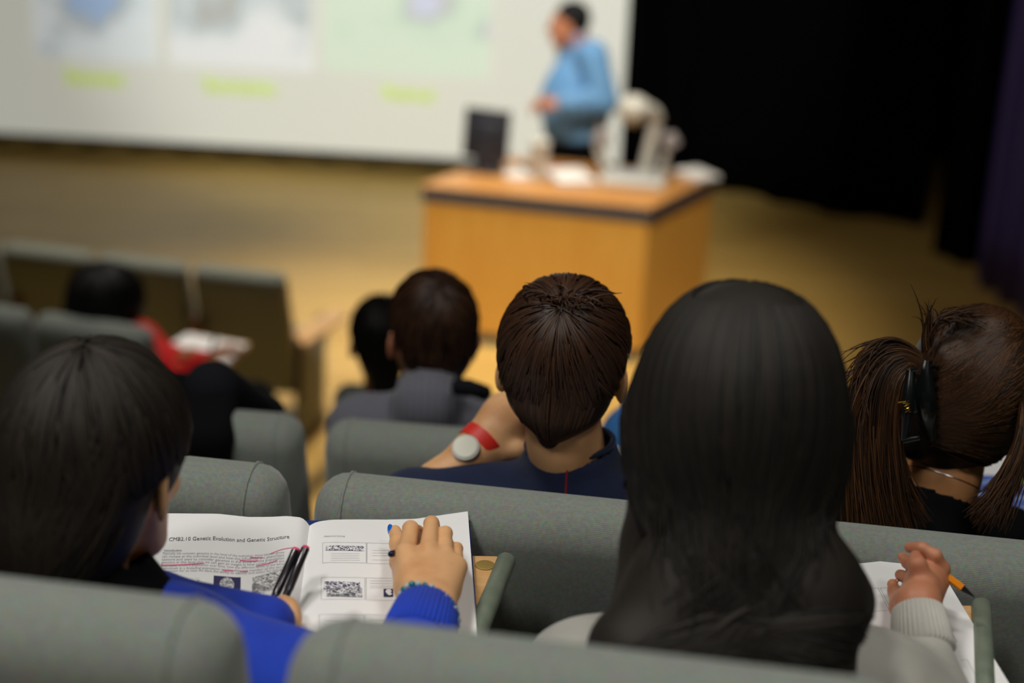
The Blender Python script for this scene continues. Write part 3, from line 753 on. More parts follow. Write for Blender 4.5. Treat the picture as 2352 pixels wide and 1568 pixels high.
def strands(f, paths, r=.0013, off=(0, .004), proj=True, taper=(.7, .15), wob=.0, sides=3, it=4, offv=None):
    """paths (N,S,3) of guide points; pulled on to the surface of f and thickened into fine locks"""
    P = np.array(paths, float); n, m, _ = P.shape
    o = rng.uniform(off[0], off[1], n) if offv is None else offv
    if wob:
        t = np.linspace(0, 1, m)
        for ax in range(3): P[:, :, ax] += wob*np.sin(t[None]*rng.uniform(3, 9, (n, 1))+rng.uniform(0, 6, (n, 1)))*t[None]
    Nn = None
    if proj:
        Q = P.reshape(-1, 3); O = np.repeat(o, m)
        for _ in range(it):
            d = f(Q)-O; g = grad(f, Q); Q = Q-g*np.clip(d, -.03, .03)[:, None]
        P = Q.reshape(n, m, 3); Nn = grad(f, Q).reshape(n, m, 3)
    T = np.gradient(P, axis=1); T /= np.linalg.norm(T, axis=2, keepdims=True)+1e-9
    if Nn is None: Nn = np.tile(unit(V(.3, -1, .4)), (n, m, 1))
    sd = np.cross(T, Nn); sd /= np.linalg.norm(sd, axis=2, keepdims=True)+1e-9; Nn = np.cross(sd, T)
    t = np.linspace(0, 1, m); R = r*np.interp(t, [0, .15, .6, 1], [taper[0], 1, .9, taper[1]])[None, :, None]*rng.uniform(.6, 1.5, (n, 1, 1))
    ang = [PI*.5, PI*1.17, PI*1.83] if sides == 3 else [PI*.25+i*PI/2 for i in range(4)]
    rings = np.stack([P+R*(math.cos(a)*sd*1.6+math.sin(a)*Nn) for a in ang], 2)
    k = len(ang); Vv = rings.reshape(-1, 3); base = (np.arange(n)[:, None, None]*m+np.arange(m-1)[None, :, None])*k+np.arange(k)[None, None, :]
    nx = (np.arange(n)[:, None, None]*m+np.arange(m-1)[None, :, None])*k+((np.arange(k)+1) % k)[None, None, :]
    F = np.stack([base, nx, nx+k, base+k], -1).reshape(-1, 4)
    return Vv, F
def capflow(pole, c, thmax, n, m=9, t0=(.0, .7), ln=(.35, .7), clumps=90, swirl=.25, rad=.12, pull=.55):
    """paths running from a whorl outwards over the skull"""
    pole = unit(pole); bx = unit(np.cross([0, 1, 0.02], pole)); by = np.cross(pole, bx)
    ca = rng.uniform(0, 2*PI, clumps); ct = rng.uniform(0, 1, clumps)
    a = rng.uniform(0, 2*PI, n); s0 = rng.uniform(t0[0], t0[1], n)**.8; L = rng.uniform(ln[0], ln[1], n)
    e = np.minimum(s0+L, 1.0); P = np.zeros((n, m, 3))
    dd = np.abs((a[:, None]-ca[None]+PI) % (2*PI)-PI)+np.abs(s0[:, None]-ct[None])*1.2; near = ca[dd.argmin(1)]
    da = (near-a+PI) % (2*PI)-PI
    for j in range(m):
        u = j/(m-1); s_ = s0+(e-s0)*u; aj = a+da*pull*u+swirl*s_; th = s_*thmax(aj)
        P[:, j] = c+rad*(np.sin(th)[:, None]*(np.cos(aj)[:, None]*bx+np.sin(aj)[:, None]*by)+np.cos(th)[:, None]*pole)
    return P
def to_paths(starts, ends, mids=(), m=12, jit=.0):
    """Bezier-like paths through control sets of equal length"""
    C = [np.array(starts)]+[np.array(q) for q in mids]+[np.array(ends)]; n = len(C)-1; t = np.linspace(0, 1, m); out = 0
    for i, q in enumerate(C): out = out+math.comb(n, i)*((1-t)**(n-i)*t**i)[None, :, None]*q[:, None, :]
    return out
def cloud(c, r, n): return np.array(c)+rng.normal(0, 1, (n, 3))*np.array(r)
def hair(root, h, f, mats, P_list, res=.005):
    v, F = snet(f, res); parts = [(v, F)]+P_list; v, F = join(*parts)
    return mesh('hair', h.w(v), F, mats, root)
def person(label, at, group=None): return thing('person', label, 'person', at, 0, group)
def collar(shirt_sdf, N, up, h, nr, k=.006, tilt=(0, 0, 0), drop=0.0):
    nd = unit(h.o-N+V(*tilt)); shirt_sdf.rc(N-nd*.03-up*drop, N+nd*.25, nr, nr+.03, k, -1); return shirt_sdf
# ------------------------------------------------------------------ boy in the navy shirt (second row, centre)
bo = person('boy seen from behind in a navy T-shirt, head propped on his left fist', Z(1300, 1100, 1.285)*V(1, 1, 0)+V(0, .1, 1.28))
h = Head(D(1296, 800, 2.29), -.16, .02, .0, .975)
N = Yp(1312, 1052, 2.15); shL = Yp(1085, 1176, 2.18); shR = Yp(1545, 1190, 2.16); pel = (shL+shR)/2; pel[2] = 1.80; pel[1] = 2.235
elL = D(905, 1185, 2.40); wrL = D(1090, 1042, 2.44); elR = shR+V(.05, .1, -.26); wrR = D(1540, 1150, 2.5)
ts, up, rt, fw = torso_sdf(N, shL, shR, pel, 0, .09); arm(ts, shL, elL, wrL, t=.52); arm(ts, shR, elR, wrR)
hl = S(); hl.rc(elL+(shL-elL)*.35, elL, .040, .038, .02); hl.rc(elL, wrL, .040, .029, .02)
kn = D(1163, 957, 2.47); hd = unit(kn-wrL)
hand_sdf(wrL, hd, unit(V(-.5, -.5, .7)), -1, [(1.3, 1.4, .8)]*4, 1.0, s=hl)
hl.rc(wrL, kn, .033, .034, .02); hl.rc(kn, D(1205, 950, 2.44), .034, .03, .02)
hr = hand_sdf(wrR, (-.35, .4, .15), (0, -.2, 1), 1, [(.5, .8, .5)]*4)
hr.rc(elR, wrR, .038, .028, .02)
body(bo, h, N, [(hl, .0035), (hr, .0035)], M['skin'], .003, .054, ts)
sh, up, rt, fw = torso_sdf(N, shL, shR, pel, .009, .09); arm(sh, shL, elL, wrL, .012, .36, (.058, .052, .05)); arm(sh, shR, elR, wrR, .012, .36, (.058, .052, .05))
nd = unit(h.o-N); sh.rc(N-nd*.05, N-nd*.006, .084, .071, .03); collar(sh, N, up, h, .057)
v, F = snet(sh, .0055)
o = mesh('t_shirt', v, F, M['navy'], bo)
# ribbed neckband: a ring lying on the collar edge, and a red seam line down the back
def ring_on(f, c, ax, rad, n=40, it=10):
    ax = unit(ax); a = unit(np.cross(ax, [0, 1, .1])); b_ = np.cross(ax, a); t = np.linspace(0, 2*PI, n)
    P = np.array(c)+rad*(np.cos(t)[:, None]*a+np.sin(t)[:, None]*b_)
    return P, ax
def slide(f, P, d=0.):
    for _ in range(8): P = P-grad(f, P)*(f(P)-d)[:, None]
    return P
nd = unit(h.o-N)
P, ax = ring_on(sh, N+nd*.030, nd, .062)
for _ in range(14):
    P = slide(sh, P, .001)
b = MB(); b.tube(np.concatenate([P]), .0045, 8, caps=False); b.build('neckband', M['navy'], o)
q = [D(1302-i*1.3, 1062+i*9, 2.18) for i in range(12)]; 
def whit(f_, px, py, d0=1.6):
    r = _ray(px, py); d = d0
    for _ in range(90): d += float(f_((CAM+r*d)[None])[0])*.9
    return CAM+r*(d-.0006)
q = [whit(sh, 1303-i*.5, 1072+i*8) for i in range(12)]
b = MB(); b.tube(q, .0014, 6); b.build('back_seam', mat('red_thread', srgb(150, 25, 30), .8), o)
legs(bo, pel, up, rt, fw, 1.275, M['denim'])
# hair
f = S(); f.el((0, -.014, .040), (.090, .108, .098)); f.el((0, -.055, -.018), (.074, .054, .064), k=.03)
f.rc((0, -.064, -.04), (-.006, -.064, -.085), .052, .018, .02); 
f.el((0, .095, -.035), (.078, .07, .085), k=.02, op=-1)
for q in (-1, 1): f.el((q*.098, -.004, -.016), (.026, .030, .040), k=.012, op=-1)
c = V(0, -.014, .03); pole = V(.02, -.62, .78)
bx = unit(np.cross([0, 1, 0.02], unit(pole))); 
def thm(a):
    # a=0 is +x, a=pi/2 is forward; long at the back
    return 1.22+.62*np.clip(-np.sin(a), 0, 1)**1.5*0+.35*np.abs(np.cos(a))+.35*np.clip(np.sin(a), 0, 1)
P1 = capflow(pole, c, thm, 2600, 9, (.0, .75), (.3, .55), 130, .15, .12, .6)
off = .001+.006*np.abs(np.sin(np.arange(2600)*1.7))**2
ps = [strands(f, P1, .0017, offv=off)]
# locks running down the back of the head to the nape
n = 1300; x0 = rng.uniform(-.085, .085, n); z0 = rng.uniform(-.02, .10, n)
st = np.stack([x0, np.full(n, -.12), z0], 1); tipz = -.030-.062*np.clip(1-np.abs(x0+.006)/.085, 0, 1)**.9+rng.normal(0, .005, n)
en = np.stack([x0*.62-.003, np.full(n, -.10), np.minimum(tipz, z0-.05)], 1)
ps.append(strands(f, to_paths(st, en, [(st+en)/2+V(0, -.01, .0)], 9), .0017, offv=rng.uniform(.0005, .005, n), taper=(.3, .1)))
# tuft at the crown
st = cloud((.0, -.055, .125), (.02, .02, .003), 150); en = st+rng.normal(0, 1, (150, 3))*V(.022, .018, .004)+V(0, .0, .006)
ps.append(strands(f, to_paths(st, en, [st+V(0, 0, .012)], 7), .0015, proj=False))
hair(bo, h, f, M['hair_br'], ps, .004)
# watch and wristband
wa = unit(wrL-elL); b = MB(); wc = wrL-wa*.012
def band(c, ax, r, w, n=36):
    ax = unit(ax); a = unit(np.cross(ax, [0, 0, 1.])); b_ = np.cross(ax, a); t = np.linspace(0, 2*PI, n, endpoint=False)
    V_ = []; 
    for rr, ww in ((r, -w), (r+.003, -w), (r+.003, w), (r, w)): V_ += list(np.array(c)+ax*ww+rr*(np.cos(t)[:, None]*a+np.sin(t)[:, None]*b_))
    F = []
    for k in range(4):
        for j in range(n): F.append((k*n+j, k*n+(j+1) % n, ((k+1) % 4)*n+(j+1) % n, ((k+1) % 4)*n+j))
    return np.array(V_), F
b.add(*band(wc, wa, .031, .008)); o = b.build('wrist_watch', M['metal'], bo); o['label'] = 'steel wrist watch with a round pale face'
fd = unit(V(-.35, -.75, .55)); fd = unit(fd-wa*np.dot(fd, wa)); fc = wc+fd*.033
b = MB(); b.lathe([(.019, -.004), (.021, 0), (.021, .006), (.018, .008)], fc, 28, axis=fd); b.build('watch_case', M['white'], o)
b = MB(); b.lathe([(.0175, .0082), (.0175, .009)], fc, 28, axis=fd); b.build('watch_dial', mat('watch_dial', srgb(240, 240, 225), .15), o)
b = MB(); b.add(*band(wrL+hd*.018, unit(wa+hd), .035, .0105)); o = b.build('wristband', mat('red_rubber', srgb(224, 48, 34), .5), bo); o['label'] = 'red rubber wristband'
# his notebook on the tablet
zt = 1.955
nb = thing('notebook', 'white notebook sliver between the boy\'s neck and the large dark head', 'notebook', Z(1440, 1065, zt))
b = MB(); b.prism([tuple(Z(*p, zt)[:2]) for p in ((1396, 1034), (1560, 1042), (1585, 1130), (1398, 1120))], zt, zt+.008); b.build('pages', M['paper'], nb, smooth=False)
b = MB(); b.prism([tuple(Z(*p, zt)[:2]) for p in ((1394, 1033), (1562, 1041), (1588, 1132), (1396, 1122))], zt-.002, zt); b.build('cover', M['ink_light'], nb, smooth=False)
tablet(SEATS['B1'], [Z(1250, 1028, zt), Z(1600, 1036, zt), Z(1640, 1240, zt), Z(1330, 1240, zt)], zt-.003)
b = MB(); e = Z(1600, 1200, zt-.02); b.tube([e, e-V(0, .0, .3)], .014, 10); b.build('tablet_stalk', M['black'], SEATS['B1'])
# ------------------------------------------------------------------ student in the blue sweater (nearest row, left)
PB = ZT+.012            # height of the notebook spine
def upath(px, py, z): return Z(px, py, z)
bl = person('dark haired student at left in a royal blue sweater, writing in the open notebook', V(-.36, 1.42, 1.57))
h = Head(D(222, 1008, 1.72), -.32, .20, .0, .985)
N = D(165, 1335, 1.72); shL = D(-110, 1490, 1.72); shR = D(395, 1500, 1.74); pel = V(-.34, 1.50, 2.07)
HZ = PB+.012
wrR = Z(983, 1394, HZ+.034); elR = D(905, 1640, 1.66)
wrL = Z(604, 1432, HZ+.024); elL = D(330, 1428, 1.84)
ts, up, rt, fw = torso_sdf(N, shL, shR, pel, 0, .09)
arm(ts, shR, elR, wrR, t=.9, r=(.048, .038, .028)); arm(ts, shL, elL, wrL, t=.9, r=(.046, .036, .028))
# right hand lying on the page round a pencil, joint by joint (photo position, height above the page)
s = S(); hz = HZ
def J(x, y, z): return Z(x, y, hz+z)
K = [J(933, 1272, .046), J(984, 1262, .050), J(1022, 1275, .044), J(1048, 1302, .034)]
s.rc(wrR-unit(wrR-elR)*.06, wrR, .026, .0255, .01)
for k_, q in zip(K, ((.3, 0), (.1, 0), (-.1, 0), (-.3, 0))):
    w0 = wrR+(k_-wrR)*V(.45, .12, .1); s.rc(w0, k_, .0195, .0112, .012)
s.rc(J(960, 1350, .03), K[0], .022, .0118, .01); s.rc(J(1012, 1355, .028), K[3], .020, .0115, .01)
s.rc(J(952, 1362, .022), J(1018, 1362, .022), .02, .018, .01)
s.chain([K[0], J(943, 1214, .046), J(958, 1222, .020), J(968, 1242, .008)], (.0114, .0098, .0088, .0075), .004)
s.chain([K[1], J(991, 1202, .050), J(994, 1210, .022), J(992, 1232, .008)], (.0112, .0092, .0086, .0075), .004)
s.chain([K[2], J(1023, 1224, .044), J(1022, 1234, .018), J(1016, 1256, .007)], (.0104, .0084, .0080, .0070), .004)
s.chain([K[3], J(1049, 1259, .034), J(1045, 1267, .014), J(1036, 1284, .006)], (.0094, .0072, .0070, .0062), .004)
s.chain([J(940, 1345, .03), J(921, 1290, .017), J(916, 1248, .016), J(907, 1220, .017)], (.018, .0125, .0104, .0082), .008)
# left hand at the inner margin
s2 = S(); s2.rc(wrL, J(642, 1420, .018), .022, .016, .01)
s2.chain([J(652, 1410, .022), J(664, 1400, .026), J(668, 1389, .018)], (.014, .0100, .0085), .008)
s2.chain([J(648, 1408, .02), J(645, 1394, .028), J(650, 1380, .018)], (.013, .0092, .0076), .008)
s2.chain([J(650, 1422, .018), J(668, 1418, .020), J(674, 1408, .010)], (.015, .0095, .0080), .008)
s2.chain([J(648, 1434, .016), J(668, 1434, .016), J(676, 1426, .008)], (.014, .0090, .0075), .008)
s2.chain([J(632, 1422, .02), J(624, 1408, .020), J(634, 1394, .014)], (.013, .0110, .0088), .008)
body(bl, h, N, [(s, .0022), (s2, .003)], M['skin'], .0035, .052, ts)
# painted thumb nail
tn = J(907, 1220, .017); td = unit(tn-J(916, 1248, .016)); side = unit(np.cross(td, V(0, 0, 1)))
nb_ = unit(V(-.9, -.1, .35)); nb_ = unit(nb_-td*np.dot(nb_, td))
b = MB(); b.ball(tn+nb_*.0062+td*.002, (.0058, .0105, .0032), 14, np.stack([unit(np.cross(td, nb_)), td, nb_], 1))
o = b.build('thumb_nail', mat('blue_nail_polish', srgb(20, 110, 225), .15, coat=.6), bl); o['label'] = 'bright blue painted thumb nail'
# clothes
sh, up, rt, fw = torso_sdf(N, shL, shR, pel, .012, .09); arm(sh, shR, elR, wrR-(unit(wrR-elR))*.058, .014, 1, (.052, .044, .0225)); arm(sh, shL, elL, wrL+unit(wrL-elL)*.005, .014, 1, (.05, .044, .018))
wa = unit(wrR-elR)
collar(sh, N, up, h, .062)
v, F = snet(sh, .0065); o = mesh('sweater', v, F, M['bluewool'], bl)
def cuff(nm, c, ax, r0, r1, L, m, par, ribs=46, tilt=None):
    ax = unit(ax); a = unit(np.cross(ax, [0, 0, 1.])); b_ = np.cross(a, ax); n = ribs*6; V_ = []; F = []
    t = np.linspace(0, 2*PI, n, endpoint=False); rib = .0011*np.cos(t*ribs)
    prof = [(0, r0-.006, 0), (.001, r0-.001, .5), (.004, r0+.0015, 1), (L*.5, (r0+r1)/2+.002, 1), (L-.003, r1+.002, 1), (L, r1-.002, .6)]
    for d, r, k in prof:
        rr = (r+rib*k)[:, None]; V_.append(np.array(c)-ax*d+rr*(np.cos(t)[:, None]*a+np.sin(t)[:, None]*b_))
    for i in range(len(prof)-1):
        for j in range(n): F.append((i*n+j, i*n+(j+1) % n, (i+1)*n+(j+1) % n, (i+1)*n+j))
    return mesh(nm, np.concatenate(V_), F, m, par)
cuff('cuff', wrR-wa*.005, wa, .0350, .0405, .066, M['bluewool'], o)
b = MB(); b_m = []
ca = unit(wa+V(.12, 0, .05)); a = unit(np.cross(ca, [0, 0, 1.])); c_ = np.cross(a, ca); beads = []
bt = MB(); bs = MB()
for i in range(26):
    t = i*2*PI/26; p = wrR+wa*.002+V(.002, 0, -.002)+(a*math.cos(t)*.037+c_*math.sin(t)*.034)-ca*(.010*math.cos(t)+.004)
    (bt if i % 2 else bs).ball(p, .0036 if i % 3 else .0042, 10)
g = bt.build('bead_bracelet', mat('teal_glass_bead', srgb(10, 120, 140), .1, coat=.5), bl); g['label'] = 'bracelet of small teal and clear glass beads'
bs.build('clear_beads', mat('clear_glass_bead', srgb(170, 195, 200), .08, coat=.6), g)
# black vest over the back
vs, *_ = torso_sdf(N, shL, shR-rt*.045, pel, .026, .09); vs.rc(N+unit(h.o-N)*.02, N-up*.05, .072, .09, .03); collar(vs, N, up, h, .062)
v, F = snet(vs, .008); mesh('vest', v, F, M['black_c'], bl)
legs(bl, pel, up, rt, fw, TZ['A'], M['denim'])
f = S(); f.el((0, -.018, .035), (.094, .114, .108)); f.el((0, -.06, -.03), (.082, .062, .085), k=.03)
f.rc((.0, -.075, -.06), (.0, -.080, -.15), .056, .036, .03)
f.rc((-.072, -.01, .0), (-.062, -.03, -.08), .03, .022, .03)
f.el((0, .10, -.04), (.080, .07, .09), k=.02, op=-1)
f.el((.088, -.004, -.03), (.02, .026, .04), k=.015, op=-1)
P1 = capflow(V(.0, -.25, .97), V(0, -.016, .03), lambda a: 1.75+0*a, 1500, 9, (.0, .8), (.35, .6), 120, .1, .12, .5)
n = 500; st = cloud((0, -.12, .03), (.06, .01, .03), n); en = cloud((.0, -.11, -.14), (.02, .01, .02), n)
ps = [strands(f, P1, .0021, off=(.0, .004)), strands(f, to_paths(st, en, [(st+en)/2], 9), .002, off=(0, .004))]
hair(bl, h, f, M['hair_dk'], ps, .0055)
# things in her hands
pc = thing('pencil', 'dark red pencil with a black rounded end held in the writing hand', 'pencil', J(940, 1265, .02))
e = J(896, 1273, .050); tp = J(1005, 1228, .008); d = unit(tp-e); Lp = .155
b = MB(); b.tube([e+d*.010, e+d*.075], .0040, 6); b.build('barrel', mat('red_lacquer', srgb(158, 40, 22), .25), pc, smooth=False)
b = MB(); b.tube([e+d*.0085, e+d*.0105], .0042, 16); b.build('gold_ring', M['gold'], pc)
b = MB(); b.tube([e-d*.001, e+d*.0005, e+d*.003, e+d*.0088], [.0018, .0034, .0041, .0041], 16); b.build('end_cap', mat('blue_black_lacquer', srgb(14, 14, 52), .12), pc)
for i, (x0, y0, x1, y1, z0, lab) in enumerate(((680, 1262, 630, 1372, .030, 'left one of two black felt pens with a pink end'), (702, 1258, 652, 1380, .034, 'right one of two black felt pens with a pink end'))):
    a0 = J(x0, y0, .048); a1 = J(x1, y1, .014); dd = unit(a1-a0)
    mk = thing('felt_pen', lab, 'pen', a1, 0, 'felt pens in the left hand')
    b = MB(); b.tube([a0+dd*.002, a0+dd*.06, a0+dd*.061, a1], [.0052, .0054, .0049, .0046], 16); b.build('barrel', mat('pen_black_%d' % i, srgb(30, 27, 34), .22, coat=.4), mk)
    b = MB(); b.tube([a0-dd*.0012, a0+dd*.0022], [.0045, .0053], 16); b.build('end_plug', mat('pen_pink_%d' % i, srgb(235, 70, 120), .35), mk)
    b = MB(); b.tube([a1, a1+dd*.006, a1+dd*.011], [.0046, .003, .0012], 12); b.build('tip', M['black'], mk)

# ------------------------------------------------------------------ open notebook
ev = unit(Z(1112, 1468, PB)-Z(1088, 1178, PB)); ev[2] = 0
A0 = Z(711, 1207, PB); exR = unit(Z(1088, 1180, PB)-A0); exL = unit(Z(388, 1190, PB)-A0)
def uv(p, side):
    ex = exR if side > 0 else exL; M2 = np.array([[ex[0], ev[0]], [ex[1], ev[1]]]); return np.linalg.solve(M2, (p-A0)[:2])
def hgt(u, side):
    u = np.asarray(u, float)
    if side > 0: return np.interp(u, [0, .004, .012, .03, .06, .10, .14, .19, .24], [.000, .003, .0055, .0065, .0045, .001, -.001, .003, .007])
    return np.interp(u, [0, .003, .01, .03, .05, .08, .12, .17, .24], [.000, .006, .0115, .0125, .010, .008, .0105, .008, .004])
_us = np.linspace(0, .24, 97)
_hs = {1: hgt(_us, 1), -1: hgt(_us, -1)}
for s_ in (1, -1):
    for _ in range(3): q = _hs[s_].copy(); q[1:-1] = (q[:-2]+q[1:-1]*2+q[2:])/4; _hs[s_] = q
def hh(u, side): return np.interp(u, _us, _hs[side])
def pg(u, v, side, off=0.): 
    ex = exR if side > 0 else exL; p = A0+ex*u+ev*v; return p+V(0, 0, hh(u, side)+off)
def pxuv(px, py, side):
    z = PB
    for _ in range(6): p = Z(px, py, z); u, v = uv(p, side); z = PB+float(hh(u, side))
    return V(u, v)
PW, PH = .2105, .345
nbk = thing('open_notebook', 'open notebook with printed pages, pink underlining and small pictures, under the writing hand', 'notebook', A0)
for side in (-1, 1):
    nu = 49; us = np.concatenate([[0, .002, .004], np.linspace(.008, PW, nu-3)]); vs_ = [0, .001]+list(np.linspace(.05, PH, 8))
    V_ = [pg(u, v, side) for v in vs_ for u in us]; Vb = [V(*(A0+(exR if side > 0 else exL)*u+ev*v)[:2], ZT+.0035) for v in vs_ for u in us]
    n = len(V_); F = []
    for j in range(len(vs_)-1):
        for i in range(nu-1):
            q = (j*nu+i, (j+1)*nu+i, (j+1)*nu+i+1, j*nu+i+1); q = q if side > 0 else q[::-1]; F.append(q); F.append(tuple(n+k for k in q[::-1]))
    ring = [i for i in range(nu)]+[j*nu+nu-1 for j in range(1, len(vs_))]+[(len(vs_)-1)*nu+i for i in range(nu-2, -1, -1)]+[j*nu for j in range(len(vs_)-2, 0, -1)]
    for i in range(len(ring)):
        a_, c_ = ring[i], ring[(i+1) % len(ring)]; q = (a_, c_, n+c_, n+a_); F.append(q if side > 0 else q[::-1])
    o = mesh('page_block', V_+Vb, F, M['paper'], nbk, auto=50)
    if side > 0: right_pg = o
    else: left_pg = o
b = MB(); cv = [A0+exL*(PW+.003)-ev*.003, A0+exR*(PW+.003)-ev*.003, A0+exR*(PW+.003)+ev*(PH+.003), A0+exL*(PW+.003)+ev*(PH+.003)]
b.prism([tuple(p[:2]) for p in cv], ZT+.0005, ZT+.0035); b.build('cover', mat('notebook_cover_blue', srgb(30, 50, 120), .5), nbk, smooth=False)
def strip(pts, w, side, m, nm, par, off=.0005):
    """thin line following the page; pts are photo positions"""
    q = [pxuv(*p, side) for p in pts]; P = smooth_path([(a[0], a[1], 0) for a in q], 8)[:, :2]
    T = np.gradient(P, axis=0); T /= np.linalg.norm(T, axis=1)[:, None]+1e-9; Nn = np.stack([-T[:, 1], T[:, 0]], 1)*w/2
    return [(P+Nn), (P-Nn)]
class Flat:
    def __init__(s, side, off=.0005): s.v = []; s.f = []; s.side = side; s.off = off
    def line(s, pts, w):
        a, c = strip(pts, w, s.side, None, None, None); n = len(s.v); k = len(a)
        s.v += [tuple(x) for x in a]+[tuple(x) for x in c]
        for i in range(k-1): s.f.append((n+i, n+i+1, n+k+i+1, n+k+i))
    def poly_uv(s, P): n = len(s.v); s.v += [tuple(p) for p in P]; s.f.append(tuple(range(n, n+len(P))))
    def grid(s, c, nu=8, nv=4):
        c = [pxuv(*p, s.side) for p in c]; n = len(s.v)
        for j in range(nv+1):
            for i in range(nu+1):
                a, b_ = i/nu, j/nv; s.v.append(tuple(c[0]*(1-a)*(1-b_)+c[1]*a*(1-b_)+c[2]*a*b_+c[3]*(1-a)*b_))
        for j in range(nv):
            for i in range(nu): q = n+j*(nu+1)+i; s.f.append((q, q+1, q+nu+2, q+nu+1))
    def build(s, nm, m, par):
        P = np.array([pg(a, c, s.side, s.off) for a, c in s.v]); o = mesh(nm, P, s.f, m, par, smooth=False)
        me = o.data; bm = bmesh.new(); bm.from_mesh(me)
        for f_ in bm.faces:
            if f_.normal.z < 0: f_.normal_flip()
        bm.to_mesh(me); bm.free(); return o
def text_on(fl, txt, p0, p1, hpx=None, bold=False, path=None, sq=1.0):
    cu = bpy.data.curves.new('t', 'FONT'); cu.body = txt; cu.size = 1; cu.resolution_u = 2
    to = bpy.data.objects.new('t', cu); COL.objects.link(to); bpy.context.view_layer.update()
    me = bpy.data.meshes.new_from_object(to.evaluated_get(bpy.context.evaluated_depsgraph_get()))
    v = np.array([x.co[:2] for x in me.vertices]); fs = [tuple(p.vertices) for p in me.polygons]
    bpy.data.objects.remove(to); bpy.data.curves.remove(cu); bpy.data.meshes.remove(me)
    w = v[:, 0].max(); a = pxuv(*p0, fl.side); c = pxuv(*p1, fl.side); L = np.linalg.norm(c-a); e = (c-a)/L; dn = V(-e[1], e[0]) if fl.side < 0 else V(e[1], -e[0])
    if dn[1] > 0: dn = -dn
    sc = L/w; P = a+np.outer(v[:, 0]*sc, e)+np.outer(v[:, 1]*sc*sq, dn)
    if path: P[:, 1] += path(v[:, 0]/w)
    n = len(fl.v); fl.v += [tuple(q) for q in P]; fl.f += [tuple(i+n for i in q) for q in fs]
t1 = Flat(-1); text_on(t1, 'CMB2.10 Genetic Evolution and Genetic Structure', (387, 1243), (664, 1240), sq=1.9, path=lambda t: -.004*np.clip(t-.85, 0, 1)/.15); t1.build('printed_title', M['ink'], left_pg)
t2 = Flat(-1); text_on(t2, 'Introduction', (376, 1266), (417, 1266), sq=1.5); t2.line([(376, 1268), (417, 1268)], .0004); t2.build('printed_heading', M['ink'], left_pg)
t3 = Flat(-1)
LN = ['Typically we consider genetics in the level of the individual. How certain genes', 'can mutate at the individual level and how this influences the phenotype', 'texture and used to consider genetics in the study of the population',
      'genetics at this level that we can gain an insight in how certain traits are', 'individuals within a population over time, how the different forms of the same', 'individuals in a breeding population implies they are member of the same', 'the reason for us now we have the ability to identify and select for specific']
for i, tx in enumerate(LN):
    y = [1274, 1281, 1288, 1294.5, 1301, 1308, 1314][i]; text_on(t3, tx, (372-i*.6, y), (652, y+2), sq=1.7, path=lambda t: -.006*np.clip(t-.75, 0, 1)/.25)
t3.build('printed_text', M['ink_light'], left_pg)
t4 = Flat(-1, .0008)
for pts, w in (([(370, 1299), (420, 1297.5), (469, 1294)], .0022), ([(574, 1281), (604, 1281)], .0020), ([(551, 1287.5), (575, 1289), (593, 1288.5)], .0020),
               ([(512, 1310.5), (537, 1311.5)], .0022), ([(551, 1313), (570, 1313)], .0018), ([(621, 1272), (648, 1262), (672, 1258)], .0012), ([(589, 1300), (612, 1296), (637, 1287)], .0014)):
    t4.line(pts, w)
t4.build('pink_underlining', M['pink'], left_pg)
def bw_mat(name, scale, lo, hi, c1, c2, seed=0):
    m = mat(name, c1, .7); N, L, bs = nodes(m); tc = N.new('ShaderNodeTexCoord'); mp = N.new('ShaderNodeMapping'); mp.inputs['Location'].default_value = (seed, seed*.7, 0)
    L.new(tc.outputs['Object'], mp.inputs[0]); n = N.new('ShaderNodeTexNoise'); n.inputs['Scale'].default_value = scale; n.inputs['Detail'].default_value = 3; n.inputs['Distortion'].default_value = 1.5; L.new(mp.outputs[0], n.inputs['Vector'])
    r = N.new('ShaderNodeMapRange'); r.inputs[1].default_value = lo; r.inputs[2].default_value = hi; L.new(n.outputs['Fac'], r.inputs[0])
    mx = N.new('ShaderNodeMix'); mx.data_type = 'RGBA'; mx.inputs[6].default_value = c1; mx.inputs[7].default_value = c2; L.new(r.outputs[0], mx.inputs[0]); L.new(mx.outputs[2], bs.inputs['Base Color']); return m
navyink = srgb(48, 48, 92)
q = Flat(-1); q.grid([(377, 1325), (462, 1328), (460, 1369), (375, 1368)]); o = q.build('butterfly_picture', bw_mat('print_a', 160, .50, .68, srgb(240, 240, 240), srgb(150, 150, 150), 2), left_pg)
q = Flat(-1, .001); q.poly_uv([pxuv(*p, -1) for p in ((398, 1338), (401, 1352), (404, 1356), (415, 1362), (405, 1362), (401, 1358), (397, 1361), (394, 1356), (392, 1350), (396, 1346))]); q.build('butterfly_silhouette', M['ink'], o)
q = Flat(-1); q.grid([(491, 1322), (553, 1326), (552, 1372), (489, 1370)]); o = q.build('moon_picture', mat('print_b', navyink, .7), left_pg)
q = Flat(-1, .001); q.poly_uv([pxuv(521+17*math.cos(t), 1344+17*math.sin(t), -1) for t in np.linspace(0, 2*PI, 24, endpoint=False)]); q.build('moon_disc', bw_mat('print_c', 200, .4, .6, srgb(225, 225, 225), srgb(120, 120, 130), 5), o)
q = Flat(-1); q.grid([(580, 1327), (652, 1308), (650, 1350), (578, 1369)]); q.build('bird_picture', bw_mat('print_d', 150, .38, .62, srgb(235, 235, 235), srgb(90, 90, 92), 9), left_pg)
